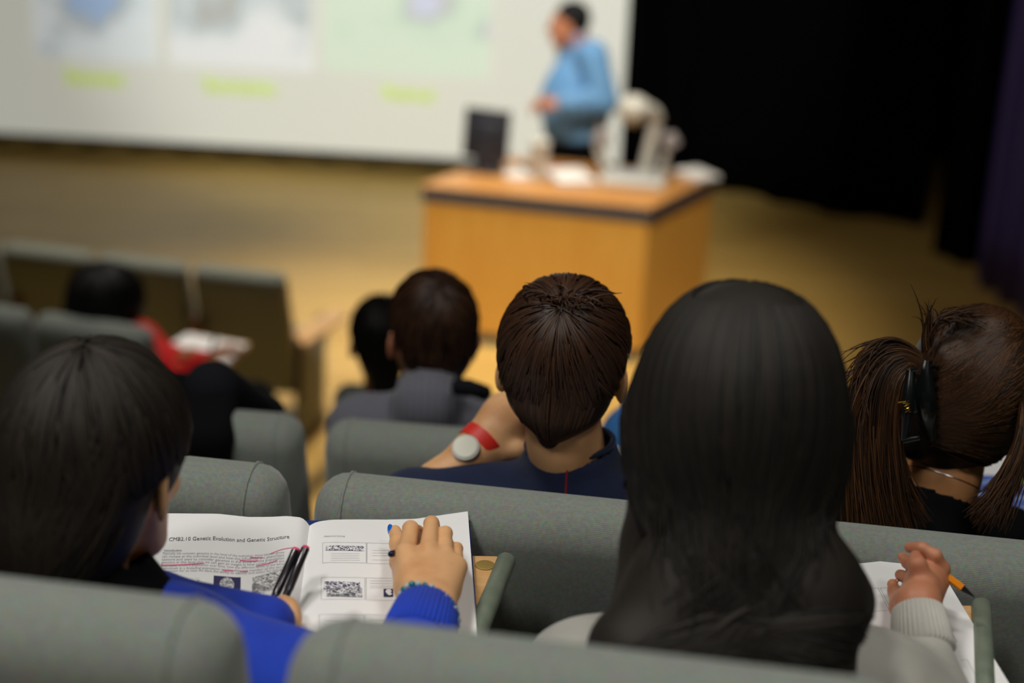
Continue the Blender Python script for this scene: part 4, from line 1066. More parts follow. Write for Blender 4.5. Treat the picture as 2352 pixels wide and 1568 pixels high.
# right page
t5 = Flat(1); text_on(t5, 'Historical Setting', (743, 1234), (792, 1233), sq=1.5); t5.build('printed_heading', M['ink_light'], right_pg)
t6 = Flat(1)
def box(x0, y0, x1, y1, w=.0005):
    for a_, c_ in (((x0, y0), (x1, y0)), ((x1, y0), (x1, y1)), ((x1, y1), (x0, y1)), ((x0, y1), (x0, y0))): t6.line([a_, c_], w)
box(741, 1247, 841, 1293); box(843, 1247, 960, 1294); box(738, 1327, 838, 1377); box(841, 1327, 965, 1378); box(733, 1412, 836, 1470); box(839, 1411, 975, 1470)
box(1030, 1346, 1049, 1359); t6.line([(1051, 1412), (1053, 1462)], .0007)
for x0, x1, ys in ((855, 915, (1264, 1270, 1276, 1286)), (760, 826, (1272, 1277, 1282, 1287)), (850, 925, (1334, 1340, 1346, 1350)), (745, 828, (1425, 1433, 1441)), (848, 930, (1423, 1432, 1441))):
    for y in ys: t6.line([(x0, y), (x1, y)], .0005)
t6.build('printed_table', M['ink_light'], right_pg)
q = Flat(1, .0008); q.grid([(748, 1254), (835, 1255), (836, 1266), (748, 1265)]); q.build('picture_strip', bw_mat('print_e', 260, .46, .56, srgb(245, 245, 245), navyink, 3), right_pg)
q = Flat(1, .0008); q.grid([(744, 1336), (827, 1338), (827, 1356), (743, 1354)]); q.build('battle_picture', bw_mat('print_f', 230, .42, .55, srgb(240, 240, 240), navyink, 6), right_pg)
q = Flat(1, .0010); q.grid([(750, 1350), (832, 1351), (832, 1372), (750, 1370)]); q.build('landscape_picture', bw_mat('print_g', 210, .40, .57, srgb(235, 235, 235), srgb(60, 60, 80), 8), right_pg)
q = Flat(1, .0008); q.grid([(881, 1353), (903, 1353), (903, 1371), (881, 1371)]); o = q.build('portrait_picture', mat('print_h', navyink, .7), right_pg)
q = Flat(1, .0012); q.poly_uv([pxuv(*p, 1) for p in ((888, 1355), (896, 1354), (900, 1359), (897, 1362), (901, 1366), (894, 1369), (889, 1365), (885, 1360))]); q.build('portrait_shape', M['paper'], o)
# neighbour's printed sheet at the left edge
zt = ZT
ns = thing('printed_sheet', 'printed sheet at the far left edge, left of the dark head', 'paper', Z(-20, 1190, zt))
b = MB(); b.prism([tuple(Z(*p, zt+.0)[:2]) for p in ((-260, 1095), (5, 1120), (52, 1262), (-230, 1300))], zt+.001, zt+.003); o = b.build('sheet', M['paper'], ns, smooth=False)
b = MB(); b.prism([tuple(Z(*p, zt+.0)[:2]) for p in ((-120, 1150), (8, 1146), (24, 1178), (-110, 1190))], zt+.003, zt+.0033); b.build('printed_picture', bw_mat('print_k', 120, .45, .58, srgb(240, 240, 240), srgb(60, 60, 60), 4), o, smooth=False)
tablet(SEATS['A-1'], [Z(-500, 1180, zt), Z(30, 1196, zt), Z(90, 1560, zt), Z(-500, 1560, zt)], zt)
# ------------------------------------------------------------------ student in the pale grey sweater (nearest row, right)
gr = person('student in a pale grey sweater, large dark head of tied hair filling the right foreground', V(.26, 1.45, 1.57))
h = Head(D(1698, 905, 1.66), -.05, .12, .0, 1.03)
N = D(1700, 1300, 1.74); shL = D(1350, 1585, 1.74); shR = D(2010, 1610, 1.76); pel = V(.25, 1.50, 2.05)
zt = ZT+.006
def G(x, y, hh_): return Z(x, y, zt+hh_)
wrR = G(2108, 1392, .058); elR = D(2150, 1720, 1.74); wrL = Z(1440, 1520, zt+.04); elL = D(1290, 1640, 1.82)
ts, up, rt, fw = torso_sdf(N, shL, shR, pel, 0, .09); arm(ts, shR, elR, wrR-unit(wrR-elR)*.03, r=(.048, .038, .026)); arm(ts, shL, elL, wrL, r=(.048, .038, .026))
s = S(); s.rc(wrR-unit(wrR-elR)*.05, wrR, .022, .0235, .01)
s.rc(wrR, G(2122, 1328, .060), .0235, .0215, .012); s.rc(wrR, G(2152, 1336, .052), .021, .0145, .012); s.rc(wrR, G(2085, 1372, .036), .021, .014, .012)
s.chain([G(2120, 1336, .072), G(2107, 1298, .090), G(2103, 1277, .094)], (.0150, .0100, .0072), .008)
s.chain([G(2156, 1328, .056), G(2164, 1306, .068), G(2147, 1276, .085), G(2118, 1259, .090), G(2089, 1257, .083)], (.0130, .0092, .0082, .0072, .0066), .004)
s.chain([G(2132, 1318, .050), G(2102, 1300, .060), G(2085, 1292, .058), G(2073, 1280, .053)], (.0125, .0084, .0074, .0068), .003)
s.chain([G(2112, 1346, .038), G(2086, 1328, .040), G(2068, 1320, .034)], (.0125, .0084, .0070), .003)
s.chain([G(2094, 1372, .030), G(2068, 1364, .026), G(2053, 1354, .024), G(2050, 1341, .026)], (.0125, .0080, .0070, .0066), .003)
s.rc(G(2060, 1368, .020), G(2074, 1394, .030), .009, .017, .008)
s2 = hand_sdf(wrL, (.3, .5, -.1), (0, -.1, 1), -1, [(.4, .5, .3)]*4)
body(gr, h, N, [(s, .0022), (s2, .004)], M['skin_ruddy'], .004, .052, ts)
sh, up, rt, fw = torso_sdf(N, shL, shR, pel, .014, .09); arm(sh, shR, elR, wrR-unit(wrR-elR)*.060, .014, 1, (.055, .050, .018)); arm(sh, shL, elL, wrL, .014, 1, (.055, .05, .028))
collar(sh, N, up, h, .064)
v, F = snet(sh, .0065); o = mesh('sweater', v, F, M['greywool'], gr)
cuff('cuff', wrR-unit(wrR-elR)*.004, unit(wrR-elR), .0285, .0335, .055, M['greywool'], o, 40)
legs(gr, pel, up, rt, fw, TZ['A'], M['denim'])
f = S(); f.el((0, -.018, .028), (.101, .122, .122)); f.el((0, -.055, -.045), (.092, .066, .10), k=.04)
for q in (-1, 1): f.rc((q*.078, -.01, .0), (q*.072, -.03, -.12), .032, .030, .03); f.rc((q*.066, .02, -.03), (q*.058, .01, -.12), .032, .032, .02)
HL = lambda x, y, d: h.l(D(x, y, d))
f.rc((0, -.09, -.10), (.005, -.11, -.165), .06, .038, .03); f.rc((.005, -.11, -.165), HL(1590, 1370, 1.62), .038, .055, .03)
f.rc(HL(1590, 1370, 1.62), HL(1470, 1500, 1.60), .055, .045, .03); f.rc(HL(1470, 1500, 1.6), HL(1430, 1640, 1.6), .045, .04, .03); f.rc(HL(1590, 1370, 1.62), HL(1620, 1600, 1.60), .055, .06, .03)
f.rc(HL(1700, 1270, 1.62), HL(1840, 1360, 1.64), .05, .06, .03); f.rc(HL(1840, 1360, 1.64), HL(1925, 1385, 1.66), .055, .036, .03); f.rc(HL(1820, 1380, 1.62), HL(1850, 1600, 1.60), .06, .05, .03); f.rc(HL(1500, 1250, 1.70), HL(1480, 1420, 1.66), .03, .035, .03)
f.el((0, .105, -.05), (.082, .07, .10), k=.02, op=-1)
n = 1500; a = rng.uniform(0, 2*PI, n); P0 = np.stack([.1*np.cos(a)*.6, -.02+.09*np.sin(a)*.6, np.full(n, .14)], 1)
en = cloud((.005, -.125, -.16), (.02, .008, .012), n); md = np.stack([.125*np.cos(a), -.02-.05+.09*np.sin(a), np.full(n, -.02)], 1)
ps = [strands(f, to_paths(P0, en, [(P0+md)/2+V(0, 0, .03), md], 12), .0022, off=(0, .004))]
st = cloud((.005, -.14, -.165), (.02, .008, .008), 700); t_ = rng.uniform(0, 1, 420)[:, None]; e1 = HL(1400, 1500, 1.56)*(1-t_)+HL(1660, 1620, 1.55)*t_; t_ = rng.uniform(0, 1, 280)[:, None]; e2 = HL(1970, 1400, 1.62)*(1-t_)+HL(1800, 1620, 1.55)*t_
en = np.concatenate([e1, e2]); ps.append(strands(f, to_paths(st, en, [(st+en)/2+V(0, -.03, .02)], 11), .0022, off=(0, .006), wob=.004))
hair(gr, h, f, M['hair_gr'], ps, .006)
b = MB(); c = HL(1700, 1236, 1.60); t = np.linspace(0, 2*PI, 33)
P = np.stack([c[0]+.043*np.cos(t), c[1]+.043*np.sin(t), c[2]+.0*t], 1); b.tube(h.w(P), .009, 10, caps=False)
o = b.build('hair_tie', mat('hair_tie_cloth', srgb(40, 38, 40), .8, bump=(60, .8)), gr)
pc = thing('pencil', 'orange pencil with a black tip in the right student\'s raised hand', 'pencil', G(2210, 1348, .05))
e = G(2143, 1299, .070); t1_ = G(2210, 1350, .052); d = unit(t1_-e)
b = MB(); b.tube([e-d*.015, t1_], .0046, 6); b.build('barrel', mat('orange_lacquer', srgb(244, 146, 20), .35), pc, smooth=False)
b = MB(); b.tube([t1_-d*.0003, t1_+d*.006, t1_+d*.017], [.0043, .003, .0008], 12); b.build('tip', M['black'], pc)
# loose sheets under her hand
for i, (pts, lab) in enumerate(((((1500, 1345), (2141, 1279), (2322, 1580), (1600, 1640)), 'large white worksheet with ruled boxes under the grey sleeve'), (((1440, 1372), (1866, 1312), (1960, 1640), (1480, 1640)), 'white sheet mostly hidden under the dark tied hair'))):
    sh_ = thing('worksheet', lab, 'paper', Z(*pts[1], ZT), 0, 'worksheets of the right student')
    z0 = ZT+.0035-.0025*i; b = MB(); b.prism([tuple(Z(*p, z0)[:2]) for p in pts], z0, z0+.0018); o = b.build('sheet', M['paper'], sh_, smooth=False)
    if i == 0:
        def ln(b, p, q, w=.0007):
            p = Z(*p, z0+.0019); q = Z(*q, z0+.0019); d = unit(q-p); n_ = np.cross(d, [0, 0, 1.])*w/2
            p = p-d*w/2; q = q+d*w/2; b.add([p+n_, q+n_, q-n_, p-n_], [(3, 2, 1, 0)])
        for pts in (((1885, 1359), (2017, 1350), (2042, 1401), (1900, 1411)), ((2060, 1347), (2022, 1350), (2047, 1400)), ((2158, 1425), (2170, 1423), (2198, 1473), (2186, 1476)), ((2206, 1517), (2221, 1514), (2250, 1568))):
            b = MB()
            for k in range(len(pts)-1): ln(b, pts[k], pts[k+1])
            b.build('printed_box', M['ink_light'], o, smooth=False)
# ------------------------------------------------------------------ woman with the claw clip (second row, right)
cl = person('woman at right in a black top, chestnut hair held up by a black claw clip', V(.58, 2.12, 1.285))
h = Head(D(2232, 880, 2.33), -.08, .02, .20, 1.05)
N = Yp(2140, 1140, 2.12); shL = Yp(1935, 1262, 2.15); shR = Yp(2400, 1292, 2.15); pel = (shL+shR)/2; pel[2] = 1.80; pel[1] = 2.24
wrL = D(1958, 1130, 2.42); elL = D(1880, 1235, 2.3); wrR = Z(2258, 1188, 2.075); elR = D(2420, 1300, 2.35)
ts, up, rt, fw = torso_sdf(N, shL, shR, pel, 0, .085); arm(ts, shL, elL, wrL, r=(.045, .036, .026)); arm(ts, shR, elR, wrR, r=(.045, .036, .026))
s1 = hand_sdf(wrL, (-.1, .3, .5), (-.8, -.4, .2), -1, [(.6, .9, .6)]*4, .92); s1.rc(elL, wrL, .036, .026, .02)
s2 = hand_sdf(wrR, (-.25, .8, .0), (.2, -.2, 1), 1, [(.5, .8, .5)]*4, .92); s2.rc(elR, wrR, .036, .026, .02)
body(cl, h, N, [(s1, .0035), (s2, .0035)], M['skin_tan'], .003, .048, ts)
sh, up, rt, fw = torso_sdf(N, shL, shR, pel, .009, .085); arm(sh, shL, elL, wrL, .012, .8, (.047, .044, .035)); arm(sh, shR, elR, wrR, .012, .8, (.047, .044, .035))
nd = unit(h.o-N); sh.rc(N-nd*.06, N-nd*.022, .074, .064, .03); collar(sh, N, up, h, .050); v, F = snet(sh, .0065); mesh('black_top', v, F, M['black_c'], cl)
legs(cl, pel, up, rt, fw, TZ['B'], M['denim'])
# thin necklace round the neck
hs = head_sdf(h, h.l(N-V(0, 0, .03)), .048); nd = unit(h.o-N); P, ax = ring_on(None, h.l(N+nd*.030), h.l(N+nd)-h.l(N), .055, 48)
for _ in range(6): P = P-grad(hs, P)*(hs(P)-.0008)[:, None]
b = MB(); b.tube(h.w(P), .0008, 6, caps=False); b.build('necklace', M['metal'], cl)
f = S(); f.el((0, -.014, .040), (.088, .108, .098)); f.el((-.008, -.052, -.010), (.066, .052, .060), k=.03)
f.rc((-.058, -.078, .075), (-.060, -.078, -.045), .030, .026, .03); f.el((-.005, -.035, .128), (.034, .034, .016), k=.015); f.el((-.05, -.05, .12), (.022, .025, .014), k=.012)
f.rc((-.010, -.062, -.035), (-.014, -.064, -.060), .045, .028, .02)
f.el((0, .098, -.035), (.076, .07, .085), k=.02, op=-1)
f.rc((.078, .01, .02), (.080, .015, -.05), .018, .012, .02)
def hit(px, py, f=f, h=h, d0=1.6, d1=3.0):
    r = _ray(px, py); d = d0
    for _ in range(80):
        q = CAM+r*d; s_ = float(f(h.l(q)[None])[0])*h.k
        d += s_*.9
        if d > d1: return None
    return CAM+r*d
# hair combed across the head towards the clip
n = 3400; u = rng.uniform(0, 1, n); z1 = .085-.15*u+rng.normal(0, .006, n)
e0, e1_ = h.l(hit(2134, 838)), h.l(hit(2150, 1010)); en = e0+(e1_-e0)*u[:, None]+rng.normal(0, .0035, (n, 3))
w_ = rng.uniform(.0, 1, n); ang = (1-u)*1.9-.35+rng.normal(0, .12, n)
st = np.stack([-.01+.11*np.cos(ang)*w_, -.09+.17*w_, .04+.115*np.sin(ang)], 1)
md = (st+en)/2+np.stack([.035*np.cos(ang), np.full(n, -.05), .03*np.sin(ang)], 1)
cl_ = np.round(u*46)/46; offv = .0005+.005*np.abs(np.sin(u*140))
ps = [strands(f, to_paths(st, en, [md], 12), .0013, offv=offv, taper=(.5, .6))]
n = 500; st = cloud((-.02, -.02, .14), (.05, .03, .006), n); en = e0+rng.normal(0, .01, (n, 3))
ps.append(strands(f, to_paths(st, en, [(st+en)/2+V(0, -.02, .03)], 10), .0016, off=(0, .006)))
st = cloud((.03, .02, .13), (.05, .05, .006), 500); en = cloud((.05, -.09, .04), (.03, .01, .04), 500); ps.append(strands(f, to_paths(st, en, [(st+en)/2+V(.01, -.03, .03)], 10), .0015, off=(0, .004)))
# loose falls, drawn through the air
def air(c0, c1, n, spread=.25, depth=2.17, m=14, r=.0011, wob=.0):
    """strands between an outer and an inner guide curve, each a list of photo points"""
    t = rng.beta(1.0, 1.2, n)[:, None]; cols = []
    for p, q in zip(c0, c1):
        A = h.l(D(p[0], p[1], depth+(p[2] if len(p) > 2 else 0))); B = h.l(D(q[0], q[1], depth+(q[2] if len(q) > 2 else 0)))
        cols.append(A*(1-t)+B*t+rng.normal(0, 1, (n, 3))*.0035*spread*len(cols))
    return strands(None, to_paths(cols[0], cols[-1], cols[1:-1], m), r, proj=False, wob=wob)
ps.append(air([(2120, 815), (1960, 700, .0), (1925, 960, .02), (1975, 1235, .02)], [(2112, 860), (2060, 820, -.02), (2030, 1000, 0), (2085, 1235, .02)], 2200, 1.0))
ps.append(air([(2120, 815), (2040, 740), (1975, 790), (1958, 830)], [(2118, 835), (2020, 790), (1990, 900), (1966, 1010)], 110, 1.2))
ps.append(air([(2105, 870), (2030, 900, .02), (2030, 1050, .03), (2120, 1195, .03)], [(2100, 900), (2050, 980, .02), (2070, 1080, .03), (2088, 1150, .03)], 130, .8))
ps.append(air([(2358, 885, .04), (2385, 980, .02), (2360, 1080, .02), (2280, 1185, .03)], [(2345, 920, .04), (2348, 1000, .02), (2318, 1090, .02), (2252, 1175, .03)], 800, .9))
ps.append(air([(2120, 810), (2100, 770), (2110, 720), (2100, 700)], [(2150, 790), (2165, 750), (2180, 715), (2165, 690)], 14, 1.0))
ps.append(air([(2120, 830), (2110, 760), (2150, 700), (2215, 735)], [(2140, 790), (2140, 750), (2190, 715), (2270, 720)], 70, .8, 2.22))
hair(cl, h, f, M['hair_rd'], ps, .0045)
# thick of the left fall (keeps the fall opaque)
# claw clip
ck = thing('claw_clip', 'black plastic claw hair clip with a gold spring holding the chestnut hair', 'hair clip', D(2110, 1000, 2.14))
pl = M['clip'] = mat('clip_black', srgb(16, 20, 20), .22, coat=.4)
def surf(px, py, off):
    p = hit(px, py); return (p if p is not None else D(px, py, 2.2))-_ray(px, py)*off
def ribbon(pts, w, t, nm, par, m=None, n=10):
    P = smooth_path(pts, 6); b = MB(); T = np.gradient(P, axis=0); T /= np.linalg.norm(T, axis=1)[:, None]
    vw = unit(CAM-P.mean(0)); V_ = []; F = []; ws = np.interp(np.linspace(0, 1, len(P)), np.linspace(0, 1, len(w)), w)
    for i, p in enumerate(P):
        sd = unit(np.cross(T[i], vw)); 
        for j in range(n):
            a = j*2*PI/n; V_.append(p+sd*math.cos(a)*ws[i]+vw*math.sin(a)*t*(1 if math.sin(a) < 0 else 1))
    k = len(P)
    for i in range(k-1):
        for j in range(n): F.append((i*n+j, i*n+(j+1) % n, (i+1)*n+(j+1) % n, (i+1)*n+j))
    F.append(tuple(range(n))[::-1]); F.append(tuple((k-1)*n+j for j in range(n))); b.add(V_, F); return b.build(nm, m or pl, par)
J1 = [surf(2128, 828, .030), surf(2122, 870, .034), surf(2124, 920, .036), surf(2130, 965, .034), surf(2140, 1010, .028)]
jaw = ribbon(J1, [.008, .013, .015, .012, .007], .005, 'jaw', ck)
b = MB(); P = smooth_path(J1, 4)
for i in range(1, len(P)-1, 2):
    a = P[i]; y = 828+(1010-828)*i/(len(P)-1); e = surf(2156, y+4, .004); mid = (a+e)/2-_ray(2140, y)*.006
    b.tube(smooth_path([a, mid, e], 4), [.0028]*8+[.0012], 6)
b.build('teeth', pl, jaw)
J2 = [D(2092, 850, 2.13), D(2088, 900, 2.125), D(2084, 950, 2.125), D(2076, 1012, 2.13)]
jaw2 = ribbon(J2, [.006, .008, .008, .005], .004, 'jaw', ck)
b = MB()
for p, q in (((2110, 846), (2092, 850)), ((2112, 1005), (2074, 1013)), ((2106, 940), (2084, 948))):
    b.tube([D(*p, 2.125), D(*q, 2.128)], .0035, 8)
b.build('hinge_bar', pl, ck)
b = MB(); t = np.linspace(0, 8*PI, 70); p0 = D(2080, 922, 2.118); p1 = D(2086, 948, 2.118); ax = unit(p1-p0); a_ = unit(np.cross(ax, [0, 1., 0])); b2 = np.cross(ax, a_)
b.tube(p0+np.outer(t/t[-1], p1-p0)+.0042*(np.cos(t)[:, None]*a_+np.sin(t)[:, None]*b2), .0009, 6); b.tube([D(2062, 924, 2.118), D(2080, 922, 2.118)], .0012, 6)
b.build('spring', M['gold'], ck)
# her book and tablet
zt = 2.035
tablet(SEATS['B2'], [Z(2215, 1100, zt-.003), Z(2440, 1108, zt-.003), Z(2500, 1212, zt-.003), Z(2232, 1196, zt-.003)], zt-.003)
b = MB(); e = Z(2420, 1205, zt-.02); b.tube([e, e-V(0, 0, .3)], .014, 10); b.build('tablet_stalk', M['black'], SEATS['B2'])
bk = thing('magazine', 'blue and white striped magazine on the tablet right of the chestnut hair', 'magazine', Z(2300, 1150, zt))
MC = [Yp(2226, 1040, 2.50), Yp(2440, 1048, 2.47), Z(2450, 1206, 2.055), Z(2212, 1172, 2.055)]; MC[2] = MC[3]+MC[1]-MC[0]
mn_ = unit(np.cross(MC[1]-MC[0], MC[3]-MC[0])); mn_ = mn_ if mn_[2] > 0 else -mn_
def mag(name, m, u0, v0, u1, v1, lo, hi):
    q = lambda u, v: (MC[0]*(1-u)+MC[1]*u)*(1-v)+(MC[3]*(1-u)+MC[2]*u)*v
    c = [q(u0, v0), q(u1, v0), q(u1, v1), q(u0, v1)]; p = [x+mn_*lo for x in c]+[x+mn_*hi for x in c]
    return mesh(name, p, [(0, 1, 2, 3), (7, 6, 5, 4), (0, 4, 5, 1), (1, 5, 6, 2), (2, 6, 7, 3), (3, 7, 4, 0)], m, bk, smooth=False)
mag('pages', M['paper'], 0, 0, 1, 1, -.008, 0)
m = mat('blue_striped_print', srgb(48, 88, 176), .5); N_, L_, bs = nodes(m); tc = N_.new('ShaderNodeTexCoord'); wv = N_.new('ShaderNodeTexWave'); wv.bands_direction = 'Y'; wv.inputs['Scale'].default_value = 18; wv.inputs['Distortion'].default_value = 1
L_.new(tc.outputs['Object'], wv.inputs['Vector']); mx = N_.new('ShaderNodeMix'); mx.data_type = 'RGBA'; mx.inputs[6].default_value = srgb(40, 82, 176); mx.inputs[7].default_value = srgb(120, 150, 205)
mr = N_.new('ShaderNodeMapRange'); mr.inputs[1].default_value = .75; mr.inputs[2].default_value = .9; L_.new(wv.outputs['Fac'], mr.inputs[0]); L_.new(mr.outputs[0], mx.inputs[0]); L_.new(mx.outputs[2], bs.inputs['Base Color'])
mag('blue_panel', m, 0.02, .38, .98, .98, .0002, .0008)
mag('green_panel', mat('lime_print', srgb(160, 200, 50), .5), .5, .2, .98, .52, .001, .0014)
# ------------------------------------------------------------------ man in the ribbed grey sweater (third row)
def simple(label, at, hc, yaw, nod, roll, k, Np, sl, sr, pl_, skin, top, topname, legm, floor, arms=None, infl=.011, chest=.1, nr=.055, coll=.062, res=.008, turtleneck=False, hands=True, legyaw=None):
    p = person(label, at); h = Head(hc, yaw, nod, roll, k)
    ts, up, rt, fw = torso_sdf(Np, sl, sr, pl_, 0, chest)
    if arms is None:
        arms = [(sl, sl+V(-.03, .12, -.25), sl+V(.08, .36, -.26)), (sr, sr+V(.03, .12, -.25), sr+V(-.08, .36, -.26))]
    parts = []
    for i, (a, b_, c) in enumerate(arms):
        arm(ts, a, b_, c, r=(.046, .038, .028))
        if hands: parts.append((hand_sdf(c, unit(c-b_)+V(0, 0, -.1), V(0, -.2, 1), -1 if i == 0 else 1, [(.4, .6, .4)]*4, .95), .0045))
    body(p, h, Np, parts, skin, .0045, nr, ts, .012)
    sh, *_ = torso_sdf(Np, sl, sr, pl_, infl, chest)
    for a, b_, c in arms: arm(sh, a, b_, c, infl+.004, 1, (.05, .042, .031))
    if turtleneck:
        nd = unit(h.o-Np); sh.rc(Np-nd*.02, Np+nd*.008, nr+.022, nr+.012, .02); sh.rc(Np+nd*.01, Np+nd*.2, nr+.003, nr+.01, .004, -1)
    else: collar(sh, Np, up, h, coll)
    v, F = snet(sh, res); g = mesh(topname, v, F, top, p); legs(p, pl_, up, rt, fw, floor, legm)
    return p, h, g
def crop_hair(p, h, m, n=900, big=1.0, nape=-.075, r=.002, pole=(0, -.45, .89)):
    f = S(); f.el((0, -.014, .042), (.086*big, .106*big, .097*big)); f.el((0, -.055, -.02), (.072*big, .054*big, .066*big), k=.03); f.rc((0, -.062, -.03), (0, -.062, nape), .052, .04, .02)
    f.el((0, .096, -.035), (.078, .07, .085), k=.02, op=-1)
    
    for q in (-1, 1): f.el((q*.098, -.006, -.012), (.026, .030, .042), k=.012, op=-1)
    P1 = capflow(V(*pole), V(0, -.014, .03), lambda a: 1.6+.3*np.clip(np.abs(np.cos(a)), 0, 1), n, 8, (.0, .8), (.3, .5), 80, .3, .12, .5)
    hair(p, h, f, m, [strands(f, P1, r, off=(0, .006))], .006)
cm, h, g = simple('man seen from behind in a ribbed grey sweater, short dark hair, ears showing', V(-.16, 2.98, 1.0), D(996, 738, 3.30), .28, .0, .0, 1.0,
    Yp(985, 905, 3.02), Yp(835, 985, 3.03), Yp(1150, 1000, 3.03), V(-.15, 3.10, 1.52), M['skin_ruddy'], M['ribbed'], 'ribbed_sweater', M['denim'], TZ['C'], turtleneck=True)
crop_hair(cm, h, M['hair_br'], 900, 1.0, -.085)
b = MB(); q = [Yp(1050, 888, 2.95), Yp(1085, 892, 2.93), Yp(1122, 905, 2.95)]; b.tube(smooth_path(q, 6), [.018]*6+[.016]*6+[.010], 12); o = b.build('hood_fold', M['dark_c'], cm)
# person with black hair beyond him
dk, h, g = simple('black haired person in a black coat half hidden behind the ribbed grey sweater', V(-.38, 4.75, .35), D(878, 762, 4.62), .2, .1, .0, 1.0,
    Yp(880, 900, 4.55), Yp(815, 965, 4.58), Yp(1060, 975, 4.58), V(-.3, 4.72, .92), M['skin_tan'], M['black_c'], 'black_coat', M['denim'], .35, res=.011)
crop_hair(dk, h, M['hair_bk'], 500, 1.03, -.12, .0026)
# person in blue, mostly hidden
bp, h, g = simple('person in a mid blue top beyond the boy in navy, hidden by the large head', V(.42, 2.95, 1.0), D(1650, 800, 3.25), 0, .1, 0, 1.0,
    Yp(1625, 970, 2.98), Yp(1462, 1010, 3.0), Yp(1760, 1020, 3.0), V(.42, 3.10, 1.5), M['skin'], M['blue_c'], 'blue_top', M['denim'], TZ['C'])
crop_hair(bp, h, M['hair_bk'], 500, 1.0)
# ------------------------------------------------------------------ person in red by the aisle
rsh = D(322, 782, 5.95); rel = D(425, 868, 5.9); rwr = D(468, 832, 5.85)
sl = D(205, 812, 6.15)
rd, h, g = simple('person with a round mass of black hair and red sleeves writing on a white pad', V(-1.5, 5.9, .2), D(242, 682, 5.95), -.35, .15, 0, 1.08,
    D(262, 765, 6.0), sl, rsh, V(-1.46, 5.86, .72), M['skin_dark'], M['red_c'], 'red_top', M['dark_c'], .2,
    arms=[(sl, sl+V(.0, .1, -.25), D(400, 820, 5.95)), (rsh, rel, rwr)], res=.010)
f = S(); f.el((0, -.01, .035), (.128, .125, .118)); f.el((0, -.05, -.06), (.11, .085, .11), k=.05); f.el((0, .12, -.045), (.08, .075, .09), k=.02, op=-1)
P1 = capflow(V(0, -.3, .95), V(0, -.01, .02), lambda a: 2.2+0*a, 700, 8, (0, .8), (.3, .5), 80, .2, .14, .5)
hair(rd, h, f, M['hair_bk'], [strands(f, P1, .003, off=(0, .008), wob=.003)], .008)
# turned thighs
s = S(); a = V(-1.40, 5.80, .74); kn = D(585, 925, 5.7); s.rc(a, kn, .10, .075, .03); s.rc(kn, kn-V(-.03, .02, .45), .07, .05, .03); a2 = V(-1.36, 5.66, .72); kn2 = D(560, 965, 5.6); s.rc(a2, kn2, .10, .075, .03); s.rc(kn2, kn2-V(.02, .02, .42), .07, .05, .03)
v, F = snet(s, .012); o = mesh('dark_skirt', v, F, M['dark_c'], rd)
zt = float(rwr[2])-.045
for nm, lab, pts, th in (('writing_pad', 'white writing pad under the red sleeved arm', ((372, 800), (430, 766), (566, 790), (490, 866), (400, 842)), .02),):
    o = thing(nm, lab, 'writing pad', Z(470, 815, zt)); b = MB(); b.prism([tuple(Z(*p, zt)[:2]) for p in pts][::-1], zt-th*.6, zt); b.build('paper_sheets', M['paper'], o, smooth=False)
    b = MB(); b.prism([tuple(Z(*p, zt-.013)[:2]) for p in pts][::-1], zt-.018, zt-.0125); b.build('backing_board', M['ink_light'], o, smooth=False)
tp_ = thing('ballpoint_pen', 'dark pen held upright over the white pad of the person in red', 'pen', D(485, 800, 5.8)); b = MB(); b.tube([D(478, 826, 5.82), D(497, 768, 5.80)], .006, 8); b.build('barrel', mat('pen_navy', srgb(40, 40, 90), .4), tp_)
b = MB(); b.tube([D(478, 826, 5.82), D(476, 832, 5.82)], [.005, .001], 8); b.build('tip', M['metal'], tp_)
tablet(SEATS['G1'], [Z(372, 800, zt-.02), Z(432, 764, zt-.02), Z(574, 788, zt-.02), Z(494, 874, zt-.02), Z(400, 850, zt-.02)][::-1], zt-.0195)
b = MB(); e = Z(420, 830, zt-.03); b.tube([e, e-V(.02, 0, .35)], .02, 10); b.build('tablet_stalk', M['black'], SEATS['G1'])
# dark coat laid over the aisle seat of the third row
cs = SEATS['C0']; s = S(); y0 = cs.location.y; zt_ = cs.location.z+1.0
xr = Z(548, 950, 2.0)[0]
for i in range(7):
    x = xr-.035-i*.05; s.rc((x, y0+.005-x*.0, zt_-.45), (x, y0-.0, zt_-.03), .045, .03, .03); s.rc((x, y0, zt_-.03), (x, y0+.12, zt_+.01), .03, .03, .03); s.rc((x, y0+.12, zt_+.01), (x, y0+.17, zt_-.3), .03, .05, .03)
v, F = snet(s, .009); ct = thing('coat', 'black coat hung over the seat back at the edge of the aisle', 'coat', (xr-.18, y0, zt_-.5)); o = mesh('coat_body', v, F, M['black_c'], ct)
s = S(); s.rc((xr-.06, y0+.12, zt_+.02), (xr+.0, y0+.3, zt_-.12), .055, .05, .03); s.rc((xr, y0+.3, zt_-.12), (xr-.03, y0+.34, zt_-.4), .05, .04, .03)
v, F = snet(s, .009); mesh('coat_sleeve', v, F, M['dark_c'], ct)
# ------------------------------------------------------------------ lecturer
Yl = 9.55
lc = person('lecturer in a blue shirt and dark trousers standing behind the desk before the screen', Yp(1316, 660, Yl)*V(1, 1, 0))
def LP(x, y, dy=0): return Yp(x, y, Yl+dy)
h = Head(LP(1311, 46), 1.4, .05, .0, 1.12)
N = LP(1330, 92); sN = LP(1360, 128, -.13); sF = LP(1312, 128, .2); pel = LP(1318, 325); fwd = unit(V(-.9, -.35, 0))
ts, up, rt, fw = torso_sdf(N, sF, sN, pel, 0, .09, .8)
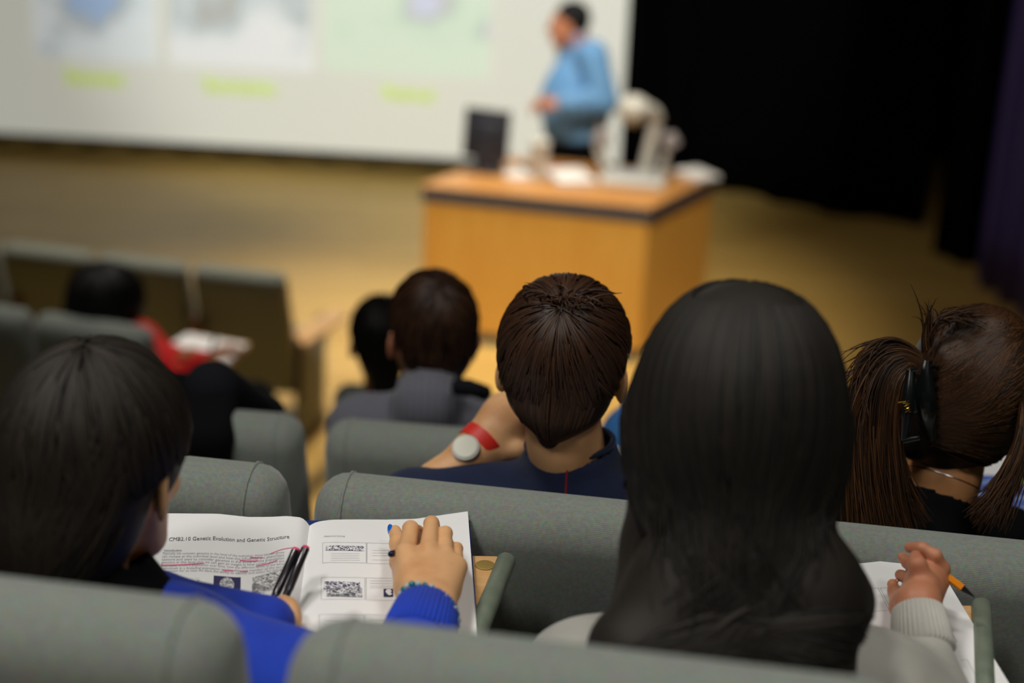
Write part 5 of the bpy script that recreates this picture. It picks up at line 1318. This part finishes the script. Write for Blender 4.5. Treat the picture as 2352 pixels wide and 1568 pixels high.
# near arm is his left arm; the walker faces picture left
elN = LP(1386, 232, -.2); wrN = LP(1290, 238, -.3); elF = LP(1300, 225, .22); wrF = LP(1268, 232, .02)
arm(ts, sN, elN, wrN); arm(ts, sF, elF, wrF)
s1 = hand_sdf(wrN, (-1, -.1, .05), (0, -.6, .8), -1, [(.6, .8, .5)]*4); s2 = hand_sdf(wrF, (-1, -.3, 0), (0, .3, .9), 1, [(.6, .8, .5)]*4)
body(lc, h, N, [(s1, .005), (s2, .005)], M['skin_ruddy'], .005, .058, ts, .013)
sh, up, rt, fw = torso_sdf(N, sF, sN, pel+V(0, 0, .06), .018, .14, 1.0); sh.el(LP(1322, 235), (.215, .18, .25), k=.08)
arm(sh, sN, elN, wrN, .02, .95, (.075, .066, .045)); arm(sh, sF, elF, wrF, .02, .95, (.062, .055, .04))
collar(sh, N, up, h, .066); sh.pl(LP(1318, 312), (0, 0, -1)); v, F = snet(sh, .011); g = mesh('shirt', v, F, M['shirt'], lc)
b = MB(); nd = unit(h.o-N); P, _ = ring_on(None, N+nd*.03, nd, .064, 33); b.tube(P, .014, 8, caps=False); b.build('shirt_collar', M['shirt'], g)
s = S(); s.el(pel, (.175, .15, .15)); 
for q in (-1, 1):
    a = pel+V(q*.075, .0, -.03); kn = V(a[0]+q*.01, a[1]-.02, .5); an = V(a[0]+q*.02, a[1]+.02, .09); s.rc(a, kn, .095, .07, .05); s.rc(kn, an, .07, .05, .03)
    b = MB(); b.ball(an+fwd*.06+V(0, 0, -.045), (.13, .048, .045), 14, np.array(Matrix.Rotation(math.atan2(fwd[1], fwd[0]), 3, 'Z'))); b.build('shoe', M['shoe'], lc)
v, F = snet(s, .013); o = mesh('trousers', v, F, M['dark_c'], lc)
b = MB(); P, _ = ring_on(None, pel+V(0, 0, .05), (0, 0, 1), 1.0, 40); P = pel+V(0, 0, .06)+(P-pel-V(0, 0, .05))*V(.165, .135, 1); b.tube(P, .016, 8, caps=False); b.build('belt', M['black'], o)
f = S(); f.el((0, -.024, .056), (.078, .088, .078)); f.el((0, -.06, .01), (.066, .044, .06), k=.03); f.el((0, .085, -.01), (.085, .075, .10), k=.02, op=-1)
P1 = capflow(V(0, -.4, .9), V(0, -.014, .03), lambda a: 1.6+0*a, 400, 7, (.0, .8), (.3, .4), 60, .3, .12, .5)
hair(lc, h, f, M['hair_bk'], [strands(f, P1, .003, off=(0, .003))], .007)
